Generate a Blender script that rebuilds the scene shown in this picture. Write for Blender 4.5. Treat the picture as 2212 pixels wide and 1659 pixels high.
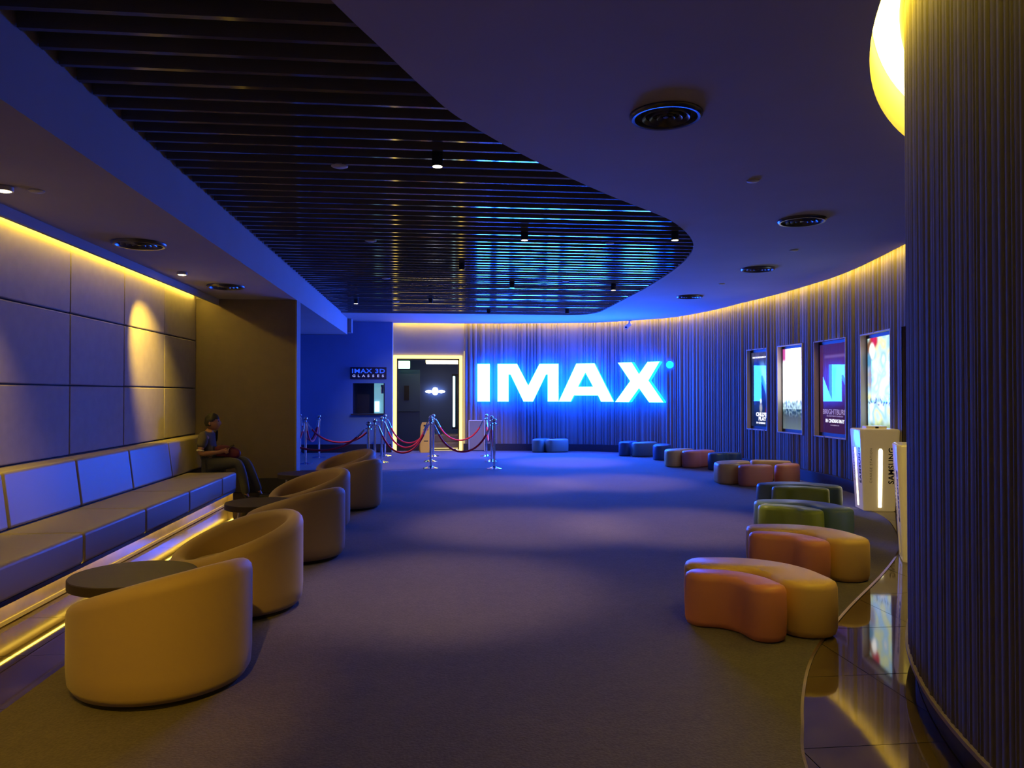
import bpy, bmesh, math, random
from mathutils import Vector, Matrix, noise
from mathutils.geometry import tessellate_polygon
random.seed(7)
PI = math.pi
for o in list(bpy.data.objects): bpy.data.objects.remove(o)
SC = bpy.context.scene
COL = SC.collection

# ------------------------------------------------------------------ camera, exposure, world
cam_d = bpy.data.cameras.new('camera'); cam = bpy.data.objects.new('camera', cam_d); COL.objects.link(cam)
cam_d.sensor_fit = 'HORIZONTAL'; cam_d.sensor_width = 36.0; cam_d.lens = 36.0 * 1640 / 2212
cam_d.clip_start = 0.02; cam_d.clip_end = 100
cam.location = (0, 0, 1.55)
cam.rotation_euler = (PI/2 + math.atan(20.5/1640), 0, -math.atan(168/1640))
SC.camera = cam
SC.view_settings.view_transform = 'Standard'
SC.view_settings.look = 'None'
SC.view_settings.exposure = 0.0
SC.view_settings.gamma = 1.0
SC.view_settings.use_curve_mapping = False
SC.cycles.max_bounces = 7
SC.cycles.diffuse_bounces = 4
SC.cycles.glossy_bounces = 4
SC.cycles.transparent_max_bounces = 12
SC.cycles.caustics_reflective = False
SC.cycles.caustics_refractive = False
SC.cycles.sample_clamp_indirect = 6.0
SC.cycles.use_denoising = True
w = bpy.data.worlds.new('world'); SC.world = w; w.use_nodes = True
w.node_tree.nodes['Background'].inputs[0].default_value = (0.25, 0.3, 0.6, 1)
w.node_tree.nodes['Background'].inputs[1].default_value = 0.02

# light levels (everything that glows in the room)
SIGN   = (1.25, 10.5, 106.0)      # face of the big letters
COVE   = (75.0, 50.0, 5.0)      # warm strip above the curved wall
COVE_C = (26.0, 18.5, 1.6)      # warm strip round the near column
COVE_L = (82.0, 53.0, 5.5)      # warm strip above the bench panels
UNDER  = (17.0, 10.8, 1.3)        # strip under the bench
SPOT_W = 290.0                  # ceiling downlights
SPOT_C = (1.0, 0.70, 0.50)

# ------------------------------------------------------------------ materials
def mat(name, col, rough=0.6, metal=0.0, emit=None, estr=1.0, spec=None, bump=None, vary=None, coat=0.0, sheen=0.0):
    m = bpy.data.materials.new(name); m.use_nodes = True
    nt = m.node_tree; b = nt.nodes['Principled BSDF']
    b.inputs['Base Color'].default_value = (*col, 1)
    b.inputs['Roughness'].default_value = rough
    b.inputs['Metallic'].default_value = metal
    if coat: b.inputs['Coat Weight'].default_value = coat; b.inputs['Coat Roughness'].default_value = 0.08
    if sheen: b.inputs['Sheen Weight'].default_value = sheen
    if spec is not None: b.inputs['IOR'].default_value = spec
    if emit: b.inputs['Emission Color'].default_value = (*emit, 1); b.inputs['Emission Strength'].default_value = estr
    tc = None
    if bump or vary:
        tc = nt.nodes.new('ShaderNodeTexCoord')
    if vary:
        sc, amt = vary
        n = nt.nodes.new('ShaderNodeTexNoise'); n.inputs['Scale'].default_value = sc; n.inputs['Detail'].default_value = 6
        nt.links.new(tc.outputs['Object'], n.inputs['Vector'])
        r = nt.nodes.new('ShaderNodeMapRange'); r.inputs['To Min'].default_value = 1-amt; r.inputs['To Max'].default_value = 1+amt
        r.inputs['From Min'].default_value = 0.3; r.inputs['From Max'].default_value = 0.7
        nt.links.new(n.outputs['Fac'], r.inputs['Value'])
        mx = nt.nodes.new('ShaderNodeVectorMath'); mx.operation = 'SCALE'; mx.inputs[0].default_value = col
        nt.links.new(r.outputs[0], mx.inputs['Scale']); nt.links.new(mx.outputs[0], b.inputs['Base Color'])
    if bump:
        sc, st, dist = bump
        n2 = nt.nodes.new('ShaderNodeTexNoise'); n2.inputs['Scale'].default_value = sc; n2.inputs['Detail'].default_value = 3
        nt.links.new(tc.outputs['Object'], n2.inputs['Vector'])
        bp = nt.nodes.new('ShaderNodeBump'); bp.inputs['Strength'].default_value = st; bp.inputs['Distance'].default_value = dist
        nt.links.new(n2.outputs['Fac'], bp.inputs['Height']); nt.links.new(bp.outputs[0], b.inputs['Normal'])
    return m

def emis(name, col, st=1.0):
    m = bpy.data.materials.new(name); m.use_nodes = True; nt = m.node_tree; nt.nodes.clear()
    e = nt.nodes.new('ShaderNodeEmission'); e.inputs[0].default_value = (*col, 1); e.inputs[1].default_value = st
    o = nt.nodes.new('ShaderNodeOutputMaterial'); nt.links.new(e.outputs[0], o.inputs[0]); return m

M = {}
M['ceiling'] = mat('painted ceiling', (0.42, 0.40, 0.42), 0.85, vary=(1.5, .03))
M['soffit'] = M['ceiling']
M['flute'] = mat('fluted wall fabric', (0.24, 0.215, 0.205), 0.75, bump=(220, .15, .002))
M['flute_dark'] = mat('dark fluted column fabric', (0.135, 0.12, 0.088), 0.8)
M['plain'] = mat('painted wall', (0.33, 0.31, 0.31), 0.8, vary=(2, .03))
M['blue'] = mat('blue tinted wall', (0.16, 0.34, 0.72), 0.7, vary=(2, .03))  # even blue tint for the back wall left of the door
M['panel'] = mat('upholstered wall panel', (0.34, 0.31, 0.30), 0.8, bump=(260, .25, .002), vary=(9, .05))
M['gap'] = mat('panel joint', (0.02, 0.02, 0.025), 0.9)
M['alcove'] = mat('alcove wall', (0.20, 0.165, 0.14), 0.8, vary=(6, .04))
M['black'] = mat('black void', (0.006, 0.006, 0.008), 0.9)
M['fin'] = mat('dark ceiling fin', (0.17, 0.17, 0.16), 0.6)
M['fin_edge'] = mat('glossy fin underside', (0.10, 0.095, 0.10), 0.10, spec=1.65)
M['base'] = mat('dark skirting', (0.03, 0.03, 0.045), 0.45)
M['trim'] = mat('skirting edge trim', (0.45, 0.38, 0.30), 0.4, metal=.4)
M['metal_edge'] = mat('brass carpet edge', (0.75, 0.62, 0.42), 0.25, metal=1)
M['led'] = emis('warm cove strip', COVE)
M['led_c'] = emis('warm column strip', COVE_C)
M['led_l'] = emis('warm alcove strip', COVE_L)
M['led_u'] = emis('warm bench strip', UNDER)
M['sign'] = emis('letter face', SIGN)
M['sign_side'] = mat('letter side', (0.02, 0.2, 0.5), 0.4, emit=(0.02, 3.4, 58.0), estr=1.0)
M['led_door'] = emis('door surround strip', (4.6, 3.1, .55))
M['led_thin'] = emis('thin corner strip', (1.1, .85, .35))
M['chrome'] = mat('polished steel', (0.85, 0.85, 0.87), 0.08, metal=1)
M['chrome_r'] = mat('brushed steel', (0.6, 0.6, 0.62), 0.3, metal=1)
M['rope'] = mat('red velvet rope', (0.85, 0.02, 0.07), 0.55, sheen=.3, bump=(300, .3, .002))
M['chair'] = mat('taupe armchair upholstery', (0.38, 0.27, 0.165), 0.62, bump=(350, .15, .001), sheen=.2)
M['chair_base'] = mat('dark chair plinth', (0.02, 0.017, 0.015), 0.6)
M['table'] = mat('dark table laminate', (0.04, 0.030, 0.026), 0.5, spec=1.35, vary=(12, .12))
M['bench'] = mat('bench leather', (0.33, 0.29, 0.24), 0.48, bump=(320, .15, .001))
M['stone'] = mat('polished plinth stone', (0.36, 0.29, 0.22), 0.22, spec=1.6, vary=(5, .15))
M['ot_yellow'] = mat('mustard leather', (0.78, 0.50, 0.17), 0.42, bump=(400, .1, .001))
M['ot_pink'] = mat('salmon leather', (0.74, 0.28, 0.18), 0.42, bump=(400, .1, .001))
M['ot_orange'] = mat('orange leather', (0.76, 0.31, 0.15), 0.42, bump=(400, .1, .001))
M['ot_teal'] = mat('teal leather', (0.14, 0.24, 0.22), 0.38, bump=(400, .1, .001))
M['ot_green'] = mat('green leather', (0.34, 0.46, 0.05), 0.38, bump=(400, .1, .001))
M['ot_navy'] = mat('navy leather', (0.04, 0.10, 0.20), 0.42)
M['ot_grey'] = mat('grey green leather', (0.24, 0.30, 0.24), 0.42)
M['white_glow_pl'] = mat('white plastic with added glow', (0.80, 0.74, 0.60), 0.28, coat=.4, emit=(.17, .115, .035), estr=1.0)  # faint emission added so the station bodies look lit
M['white_fr'] = mat('white frame', (0.8, 0.8, 0.82), 0.4, emit=(.5,.5,.8), estr=.0)
M['ink'] = mat('black lettering', (0.012, 0.01, 0.012), 0.5)
M['ink_g'] = mat('grey lettering', (0.30, 0.26, 0.2), 0.5)
M['led_st'] = emis('station light bar', (9, 7.6, 4.2))
M['dark_metal'] = mat('black metal', (0.02, 0.02, 0.025), 0.35, metal=.6)
M['diff'] = mat('diffuser metal', (0.10, 0.10, 0.12), 0.28, metal=.9)
M['diff_in'] = mat('diffuser throat', (0.015, 0.015, 0.02), 0.7)
M['lens'] = emis('lamp lens', (22, 17, 10))
M['lens_off'] = mat('unlit lens', (0.03, 0.03, 0.03), 0.1)
M['disc'] = mat('white sensor disc', (0.6, 0.6, 0.62), 0.5)
M['navy'] = mat('dark sign board', (0.012, 0.014, 0.07), 0.45)
M['sign_txt_b'] = mat('blue sign lettering', (0.05, 0.12, 0.7), 0.4, emit=(0.02, 0.10, 0.85), estr=.9)
M['sign_txt_w'] = mat('white sign lettering', (0.7, 0.75, 0.9), 0.4, emit=(.35, .42, .9), estr=.6)
M['yellow_pl'] = mat('yellow plastic', (0.85, 0.50, 0.05), 0.45)
M['vest'] = mat('vestibule wall', (0.04, 0.09, 0.34), 0.5)
M['vest_floor'] = mat('vestibule floor', (0.10, 0.10, 0.14), 0.5)
M['door_pl'] = mat('dark door leaf', (0.02, 0.06, 0.16), 0.4)
M['lamp_w'] = emis('vestibule lamp', (6.0, 4.6, 2.2))
M['exit'] = emis('green white exit light', (1.6, 3.2, 2.0))
M['sconce'] = emis('white sconce glow', (4, 4.2, 4.6))
M['lb_side'] = emis('lightbox seen edge on', (1.3, 2.2, 2.4))
M['skin'] = mat('skin', (0.38, 0.20, 0.13), 0.5)
M['hair'] = mat('black hair', (0.012, 0.012, 0.014), 0.5)
M['shirt'] = mat('dark polo shirt', (0.10, 0.09, 0.085), 0.8)
M['trim_w'] = mat('pale shirt trim', (0.75, 0.72, 0.62), 0.6)
M['vestc'] = mat('grey vest', (0.20, 0.19, 0.18), 0.8)
M['trouser'] = mat('olive trousers', (0.075, 0.08, 0.075), 0.85)
M['shoe'] = mat('black shoe', (0.012, 0.012, 0.014), 0.4)
M['bag'] = mat('magenta bag', (0.10, 0.006, 0.035), 0.6)
M['phone'] = mat('black phone', (0.01, 0.01, 0.01), 0.2)

def carpet_mat():
    m = mat('purple grey carpet', (0.1, 0.1, 0.1), 0.95)
    nt = m.node_tree; b = nt.nodes['Principled BSDF']; b.inputs['Sheen Weight'].default_value = .15
    tc = nt.nodes.new('ShaderNodeTexCoord')
    n1 = nt.nodes.new('ShaderNodeTexNoise'); n1.inputs['Scale'].default_value = 1.6; n1.inputs['Detail'].default_value = 5; n1.inputs['Roughness'].default_value=.6
    n2 = nt.nodes.new('ShaderNodeTexNoise'); n2.inputs['Scale'].default_value = 75; n2.inputs['Detail'].default_value = 4
    n3 = nt.nodes.new('ShaderNodeTexNoise'); n3.inputs['Scale'].default_value = 11; n3.inputs['Detail'].default_value = 6; n3.inputs['Roughness'].default_value=.7
    for n in (n1, n2, n3): nt.links.new(tc.outputs['Object'], n.inputs['Vector'])
    r = nt.nodes.new('ShaderNodeValToRGB'); r.color_ramp.elements[0].position = .32; r.color_ramp.elements[1].position = .7
    r.color_ramp.elements[0].color = (0.055, 0.044, 0.048, 1); r.color_ramp.elements[1].color = (0.135, 0.108, 0.102, 1)
    ad = nt.nodes.new('ShaderNodeMath'); ad.operation = 'MULTIPLY_ADD'; ad.inputs[1].default_value = .30
    nt.links.new(n1.outputs['Fac'], ad.inputs[0])
    a2 = nt.nodes.new('ShaderNodeMath'); a2.operation = 'MULTIPLY_ADD'; a2.inputs[1].default_value = .52
    nt.links.new(n3.outputs['Fac'], a2.inputs[0]); nt.links.new(ad.outputs[0], a2.inputs[2])
    nt.links.new(n2.outputs['Fac'], ad.inputs[2]); 
    a3 = nt.nodes.new('ShaderNodeMath'); a3.operation = 'MULTIPLY'; a3.inputs[1].default_value = .55
    nt.links.new(a2.outputs[0], a3.inputs[0]); nt.links.new(a3.outputs[0], r.inputs[0])
    nt.links.new(r.outputs[0], b.inputs['Base Color'])
    bp = nt.nodes.new('ShaderNodeBump'); bp.inputs['Strength'].default_value = .5; bp.inputs['Distance'].default_value = .006
    nt.links.new(n2.outputs['Fac'], bp.inputs['Height']); nt.links.new(bp.outputs[0], b.inputs['Normal'])
    return m
M['carpet'] = carpet_mat()
def marble_mat():
    m = mat('polished brown marble', (0.1, 0.08, 0.06), 0.045, spec=1.95)
    nt = m.node_tree; b = nt.nodes['Principled BSDF']
    tc = nt.nodes.new('ShaderNodeTexCoord')
    n = nt.nodes.new('ShaderNodeTexNoise'); n.inputs['Scale'].default_value = 1.7; n.inputs['Detail'].default_value = 9; n.inputs['Distortion'].default_value = 1.6
    nt.links.new(tc.outputs['Object'], n.inputs['Vector'])
    r = nt.nodes.new('ShaderNodeValToRGB')
    e = r.color_ramp.elements; e[0].position = .40; e[0].color = (.07, .045, .03, 1); e[1].position = .66; e[1].color = (.12, .085, .055, 1)
    v = e.new(.505); v.color = (.085, .055, .037, 1); v = e.new(.515); v.color = (.105, .075, .05, 1); v = e.new(.525); v.color = (.09, .06, .04, 1)
    nt.links.new(n.outputs['Fac'], r.inputs[0]); nt.links.new(r.outputs[0], b.inputs['Base Color'])
    return m
M['marble'] = marble_mat()
def glass_mat():
    m = bpy.data.materials.new('clear glass'); m.use_nodes = True; nt = m.node_tree; nt.nodes.clear()
    t = nt.nodes.new('ShaderNodeBsdfTransparent'); g = nt.nodes.new('ShaderNodeBsdfGlossy'); g.inputs['Roughness'].default_value = .01
    f = nt.nodes.new('ShaderNodeFresnel'); f.inputs[0].default_value = 1.6
    mx = nt.nodes.new('ShaderNodeMixShader'); o = nt.nodes.new('ShaderNodeOutputMaterial')
    ge = nt.nodes.new('ShaderNodeNewGeometry'); k = nt.nodes.new('ShaderNodeMath'); k.operation = 'MULTIPLY_ADD'; k.inputs[1].default_value = -1; k.inputs[2].default_value = 1
    k2 = nt.nodes.new('ShaderNodeMath'); k2.operation = 'MULTIPLY'; nt.links.new(ge.outputs['Backfacing'], k.inputs[0])
    nt.links.new(f.outputs[0], k2.inputs[0]); nt.links.new(k.outputs[0], k2.inputs[1]); nt.links.new(k2.outputs[0], mx.inputs[0]); nt.links.new(t.outputs[0], mx.inputs[1]); nt.links.new(g.outputs[0], mx.inputs[2]); nt.links.new(mx.outputs[0], o.inputs[0])
    return m
M['glass'] = glass_mat()
M['jamb'] = mat('pale recess lining', (0.62, 0.56, 0.50), 0.6)

# ------------------------------------------------------------------ helpers
def tag(o, label=None, cat=None, group=None, kind=None):
    if label: o['label'] = label
    if cat: o['category'] = cat
    if group: o['group'] = group
    if kind: o['kind'] = kind
    return o
def empty(name, loc=(0,0,0), rz=0.0):
    o = bpy.data.objects.new(name, None); COL.objects.link(o); o.empty_display_size = .1
    o.location = loc; o.rotation_euler = (0, 0, rz); return o
def thing(name, label, cat, loc=(0,0,0), rz=0.0, group=None):
    return tag(empty(name, loc, rz), label, cat, group)

class MB:
    def __init__(s): s.v = []; s.f = []; s.mi = []
    def face(s, idx, m=0): s.f.append(tuple(idx)); s.mi.append(m)
    def add(s, vs, fs, m=0):
        b = len(s.v); s.v += [tuple(v) for v in vs]
        for f in fs: s.face([i+b for i in f], m)
    def box(s, x0, x1, y0, y1, z0, z1, m=0):
        vs = [(x,y,z) for z in (z0,z1) for y in (y0,y1) for x in (x0,x1)]
        s.add(vs, [(0,2,3,1),(4,5,7,6),(0,1,5,4),(2,6,7,3),(0,4,6,2),(1,3,7,5)], m)
    def quad(s, a, b, c, d, m=0): s.add([a,b,c,d], [(0,1,2,3)], m)
    def lathe(s, prof, n=24, c=(0,0,0), m=0, caps=True):
        vs = []; 
        for r, z in prof:
            for k in range(n):
                a = 2*PI*k/n; vs.append((c[0]+r*math.cos(a), c[1]+r*math.sin(a), c[2]+z))
        fs = []
        for i in range(len(prof)-1):
            for k in range(n):
                k2 = (k+1) % n; fs.append((i*n+k, i*n+k2, (i+1)*n+k2, (i+1)*n+k))
        if caps:
            fs.append(tuple(range(n))[::-1]); fs.append(tuple((len(prof)-1)*n+k for k in range(n)))
        s.add(vs, fs, m)
    def tube(s, pts, r, n=8, m=0):
        pts = [Vector(p) for p in pts]; N = len(pts); vs = []
        rr = r if isinstance(r, (list, tuple)) else [r]*N
        up = Vector((0,0,1))
        for i, p in enumerate(pts):
            t = (pts[min(i+1,N-1)] - pts[max(i-1,0)]).normalized()
            u = t.cross(up if abs(t.z) < .95 else Vector((1,0,0))).normalized(); v2 = t.cross(u)
            for k in range(n):
                a = 2*PI*k/n; vs.append(p + (u*math.cos(a)+v2*math.sin(a))*rr[i])
        fs = [(i*n+k, i*n+(k+1)%n, (i+1)*n+(k+1)%n, (i+1)*n+k) for i in range(N-1) for k in range(n)]
        fs += [tuple(range(n))[::-1], tuple((N-1)*n+k for k in range(n))]
        s.add(vs, fs, m)
    def prism(s, poly, z0, z1, m=0, bottom=True, top=True, mside=None):
        n = len(poly); tri = tessellate_polygon([[Vector((x,y,0)) for x,y in poly]])
        b = len(s.v); s.v += [(x,y,z0) for x,y in poly] + [(x,y,z1) for x,y in poly]
        if bottom:
            for t in tri: s.face([b+i for i in t], m)
        if top:
            for t in tri: s.face([b+n+i for i in t], m)
        for i in range(n):
            j = (i+1) % n; s.face([b+i, b+j, b+n+j, b+n+i], m if mside is None else mside)
    def build(s, name, mats, parent=None, smooth=False, loc=None, bevel=0, seg=2, fixn=True):
        me = bpy.data.meshes.new(name); me.from_pydata(s.v, [], s.f)
        if not isinstance(mats, (list, tuple)): mats = [mats]
        for m in mats: me.materials.append(m)
        for p, mi in zip(me.polygons, s.mi): p.material_index = mi
        me.update()
        if fixn:
            bm = bmesh.new(); bm.from_mesh(me); bmesh.ops.recalc_face_normals(bm, faces=bm.faces); bm.to_mesh(me); bm.free()
        o = bpy.data.objects.new(name, me); COL.objects.link(o)
        if bevel:
            md = o.modifiers.new('bevel', 'BEVEL'); md.width = bevel; md.segments = seg; md.limit_method = 'ANGLE'; md.angle_limit = .6
            me.polygons.foreach_set('use_smooth', [True]*len(me.polygons))
            me.set_sharp_from_angle(angle=.7)
        elif smooth:
            me.polygons.foreach_set('use_smooth', [True]*len(me.polygons)); 
            me.set_sharp_from_angle(angle=smooth if isinstance(smooth, float) else .9)
        if parent: o.parent = parent
        if loc: o.location = loc
        return o
def struct(o, kind='structure'): o['kind'] = kind; return o

def copy_tree(o, parent=None):
    c = o.copy(); COL.objects.link(c); c.parent = parent
    for ch in list(o.children): copy_tree(ch, c)
    return c
def cr(P, n=20):
    P = [Vector(p) for p in P]; P = [2*P[0]-P[1]] + P + [2*P[-1]-P[-2]]; o = []
    for i in range(1, len(P)-2):
        a,b,c,d = P[i-1:i+3]
        for k in range(n):
            t = k/n; o.append(.5*((2*b)+(c-a)*t+(2*a-5*b+4*c-d)*t*t+(3*b-a-3*c+d)*t**3))
    o.append(P[-2]); return o
class Path:
    def __init__(s, pts):
        s.p = [Vector(p) for p in pts]; s.s = [0]
        for a, b in zip(s.p, s.p[1:]): s.s.append(s.s[-1] + (b-a).length)
        s.L = s.s[-1]
    def at(s, d):
        import bisect
        i = min(max(bisect.bisect_right(s.s, d)-1, 0), len(s.p)-2)
        a, b = s.p[i], s.p[i+1]; t = (d-s.s[i])/max(s.s[i+1]-s.s[i], 1e-9)
        return a.lerp(b, t)
    def tan(s, d):
        return (s.at(min(d+.06, s.L)) - s.at(max(d-.06, 0))).normalized()
    def off(s, d, o):       # o > 0: to the right hand side of the walking direction
        t = s.tan(d); p = s.at(d); return Vector((p.x + t.y*o, p.y - t.x*o))
def text(name, s, size, mat_, parent, mtx, extrude=.002, bold=0.0, sx=1.0, align='CENTER', spacing=1.0):
    cu = bpy.data.curves.new(name, 'FONT'); cu.body = s; cu.size = size; cu.extrude = extrude; cu.offset = bold
    cu.align_x = align; cu.align_y = 'CENTER'; cu.space_character = spacing; cu.resolution_u = 3
    t = bpy.data.objects.new('tmp', cu); COL.objects.link(t); bpy.context.view_layer.update()
    me = bpy.data.meshes.new_from_object(t.evaluated_get(bpy.context.evaluated_depsgraph_get()))
    bpy.data.objects.remove(t)
    me.transform(mtx @ Matrix.Diagonal((sx, 1, 1, 1))); me.materials.clear(); me.materials.append(mat_)
    me.name = name; o = bpy.data.objects.new(name, me); COL.objects.link(o); o.parent = parent; return o
def basis(x, y, z, loc):     # matrix whose columns are the given axes
    x, y, z = Vector(x), Vector(y), Vector(z)
    m = Matrix.Identity(4)
    for i in range(3): m[i][0] = x[i]; m[i][1] = y[i]; m[i][2] = z[i]; m[i][3] = loc[i]
    return m

# ------------------------------------------------------------------ room plan (metres; x right, y away, z up)
CE = 3.44; LOW = 3.03
WALL = Path(cr([(.8,20.65),(3.25,20.3),(4.5,19.9),(5.53,19.0),(6.0,18.4),(6.27,17.5),(6.45,16.45),(6.52,15.3),(6.6,14.37),(6.64,13.47),(6.63,12.57),(6.6,11.78),(6.46,10.8),(6.26,9.88),(6.01,8.83)], 20))
LIPS = [WALL.off(d, .13) for d in [i*.15 for i in range(int(WALL.L/.15)+1)]]
CCX, CCY, CRW, CRL = 6.74, 1.48, 4.82, 5.0
SLAT = Path(cr([(-2.17,-.8),(-1.55,1.0),(-.95,2.5),(-.496,3.693),(-.277,4.216),(-.054,4.74),(.195,5.238),(.787,6.067),(1.562,6.98),(2.197,7.641),(2.579,8.067),(2.979,8.704),(3.288,9.378),(3.50,10.18),(3.66,11.364),(3.77,13.139),(3.80,14.791),(3.83,16.7),(3.80,17.4),(3.62,17.85),(3.25,18.05)], 12))
SLAT_END = 18.05

# ---- ceiling
poly = [tuple(p) for p in SLAT.p] + [(-2.17, SLAT_END), (-2.17, 20.55)]
poly += [(.79, 20.53)] + [tuple(p) for p in LIPS[1:]] + [(6.3, 8.0), (9, 8.0)]
a0 = math.atan2(5.94-CCY, 9-CCX)
for i in range(121):
    a = a0 + (math.radians(250)-a0)*i/120; poly.append((CCX+CRL*math.cos(a), CCY+CRL*math.sin(a)))
poly += [(5.03, -4), (-2.17, -4)]
b = MB(); b.prism(poly, CE, CE+.10)
ceil = struct(b.build('ceiling', M['ceiling']))
b = MB(); pts = list(SLAT.p) + [Vector((-2.17, SLAT_END))]
for p, q in zip(pts, pts[1:]): b.quad((p.x,p.y,CE+.1),(q.x,q.y,CE+.1),(q.x,q.y,CE+.42),(p.x,p.y,CE+.42))
struct(b.build('slat_recess_side', M['base'], ceil))
b = MB(); b.box(-3.9, 9, -4, 21, CE+.42, CE+.46)
struct(b.build('ceiling_deck', M['black'], ceil))
# ---- slats: fins across the hall, the underside of each set at its own slight slope
b = MB(); y = 0.35; k = 0
bright = {6.18:5.3, 7.71:4.1, 8.16:3.8, 9.06:3.2, 9.75:2.8, 10.4:2.6, 10.85:2.4, 11.3:2.3, 11.75:2.15, 12.2:2.05, 13.0:1.75, 13.75:1.6, 14.5:1.5, 15.35:1.3, 16.65:1.05}
PITCH = .2215; y = 4.179 - PITCH*17
while y < SLAT_END - .02:
    # right end where the recess edge is
    xr = None
    for p, q in zip(SLAT.p, SLAT.p[1:]):
        if (p.y-y)*(q.y-y) <= 0 and abs(q.y-p.y) > 1e-6: xr = p.x + (q.x-p.x)*(y-p.y)/(q.y-p.y)
    if xr is None: xr = -2.0 if y < 0 else 3.3
    tilt = random.gauss(0, 2.4)
    if random.random() < .3: tilt = random.uniform(-4, 4)
    dist = 20.2-y; ang_sign = math.degrees(math.atan((CE-1.84)/dist)); ang_cam = math.degrees(math.atan((CE-1.55)/y)) if y > .5 else 60
    need = (ang_cam-ang_sign)/2
    for by in bright:
        if abs(y-by) < PITCH/2: tilt = need + random.uniform(-.25, .25)
    if 10.2 < y < 13.2 and random.random() < .45: tilt = need + random.uniform(-1.2, 1.2)
    wd = .036; dz = math.tan(math.radians(tilt))*wd
    y0, y1 = y-wd/2, y+wd/2; z0 = CE+.012; z1 = CE+.24; xl = -2.16
    # near edge higher for positive tilt so that the face looks back down the hall
    vs = [(xl,y0,z0-dz/2),(xr,y0,z0-dz/2),(xr,y1,z0+dz/2),(xl,y1,z0+dz/2),(xl,y0,z1),(xr,y0,z1),(xr,y1,z1),(xl,y1,z1)]
    b.add(vs, [(0,1,5,4),(2,3,7,6),(1,2,6,5),(3,0,4,7),(4,5,6,7)], 0); b.add(vs[:4], [(0,3,2,1)], 1)
    y += PITCH; k += 1
struct(b.build('slat_panel', [M['fin'], M['fin_edge']], ceil, fixn=False))

# ---- left beam and low ceiling over the seating alcove
b = MB()
b.box(-2.27, -2.17, -4, 19.45, LOW, CE+.4)
b.box(-3.36, -2.27, -4, 19.45, LOW, LOW+.08); b.box(-4.7, -3.36, 12.3, 19.45, LOW, LOW+.08)
b.box(-3.40, -3.36, -4, 12.3, 2.94, LOW+.3); b.box(-3.9, -3.36, -4, 12.3, LOW+.3, LOW+.34)
b.box(-4.7, -2.17, 19.35, 19.45, LOW, CE+.1)
b.box(-4.7, -2.17, 19.45, 20.4, CE, CE+.1)
b.box(-2.27, -2.08, 19.45, 19.75, LOW+.06, CE)
struct(b.build('trim_1', M['ceiling']))
# light strip lying on the lip above the bench panels
b = MB(); b.box(-3.667, -3.655, -3.9, 12.15, 3.075, 3.085)
tag(b.build('cove_light', M['led_l']), 'long straight warm light strip in the cove above the padded wall and bench', 'light strip', 'warm cove light strips')

# ---- walls
b = MB()   # padded left wall: panels with open joints
ys = [-3.9, -2.7, -1.35, 0, 1.36, 2.72, 4.08, 5.44, 6.81, 8.17, 9.53, 10.9, 12.28]; zs = [0.0, .92, 1.632, 2.37, 3.3]
for i in range(len(ys)-1):
    for j in range(len(zs)-1):
        b.box(-3.76, -3.70, ys[i]+.006, ys[i+1]-.006, zs[j]+.006, zs[j+1]-.006)
wl = struct(b.build('wall_left', M['panel'], bevel=.012, seg=2))
b = MB(); b.box(-3.82, -3.745, -4, 12.35, 0, 3.4); struct(b.build('panel_backing', M['gap'], wl))
b = MB(); b.box(-3.72, -2.19, 12.3, 12.62, 0, LOW); wa = struct(b.build('wall_alcove', M['alcove']))
b = MB(); b.box(-2.19, -2.165, 12.295, 12.625, 0, LOW); struct(b.build('trim_2', M['plain']))
b = MB(); b.box(-4.8, -4.7, 12.3, 20.4, 0, 3.6); b.box(-4.8,-3.72,12.3,12.4,0,3.5); struct(b.build('wall_far_left', M['plain']))
# back wall left of the door, with the hatch opening
b = MB(); hx0, hx1, hz0, hz1 = -2.13, -1.30, 1.02, 1.82; Y0, Y1 = 20.25, 20.37
b.box(-4.8, hx0, Y0, Y1, 0, 3.6); b.box(hx1, -1.10, Y0, Y1, 0, 3.6); b.box(hx0, hx1, Y0, Y1, 0, hz0); b.box(hx0, hx1, Y0, Y1, hz1, 3.6)
b.box(-1.16, -1.10, Y1, 20.75, 0, 3.6)
wb = struct(b.build('wall_back', M['blue']))
# wall over and beside the door
b = MB(); b.box(-1.10, -1.0, 20.65, 20.78, 0, 3.8); b.box(.67, .82, 20.65, 20.78, 0, 3.8); b.box(-1.0, .67, 20.65, 20.78, 2.5, 3.8)
struct(b.build('wall_door', M['plain']))

def flutes(L, wmin, wmax, dmin, dmax, step, seed):
    rnd = random.Random(seed); out = []; s = 0
    while s < L:
        wd = rnd.uniform(wmin, wmax); dp = rnd.uniform(dmin, dmax) * (wd/wmax)**.5
        base = 0.0
        n = max(4, int(wd/step))
        for k in range(n):
            t = k/n; out.append((min(s + wd*t, L), base + dp*math.sin(PI*t)**.8))
        s += wd
    return out
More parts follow.
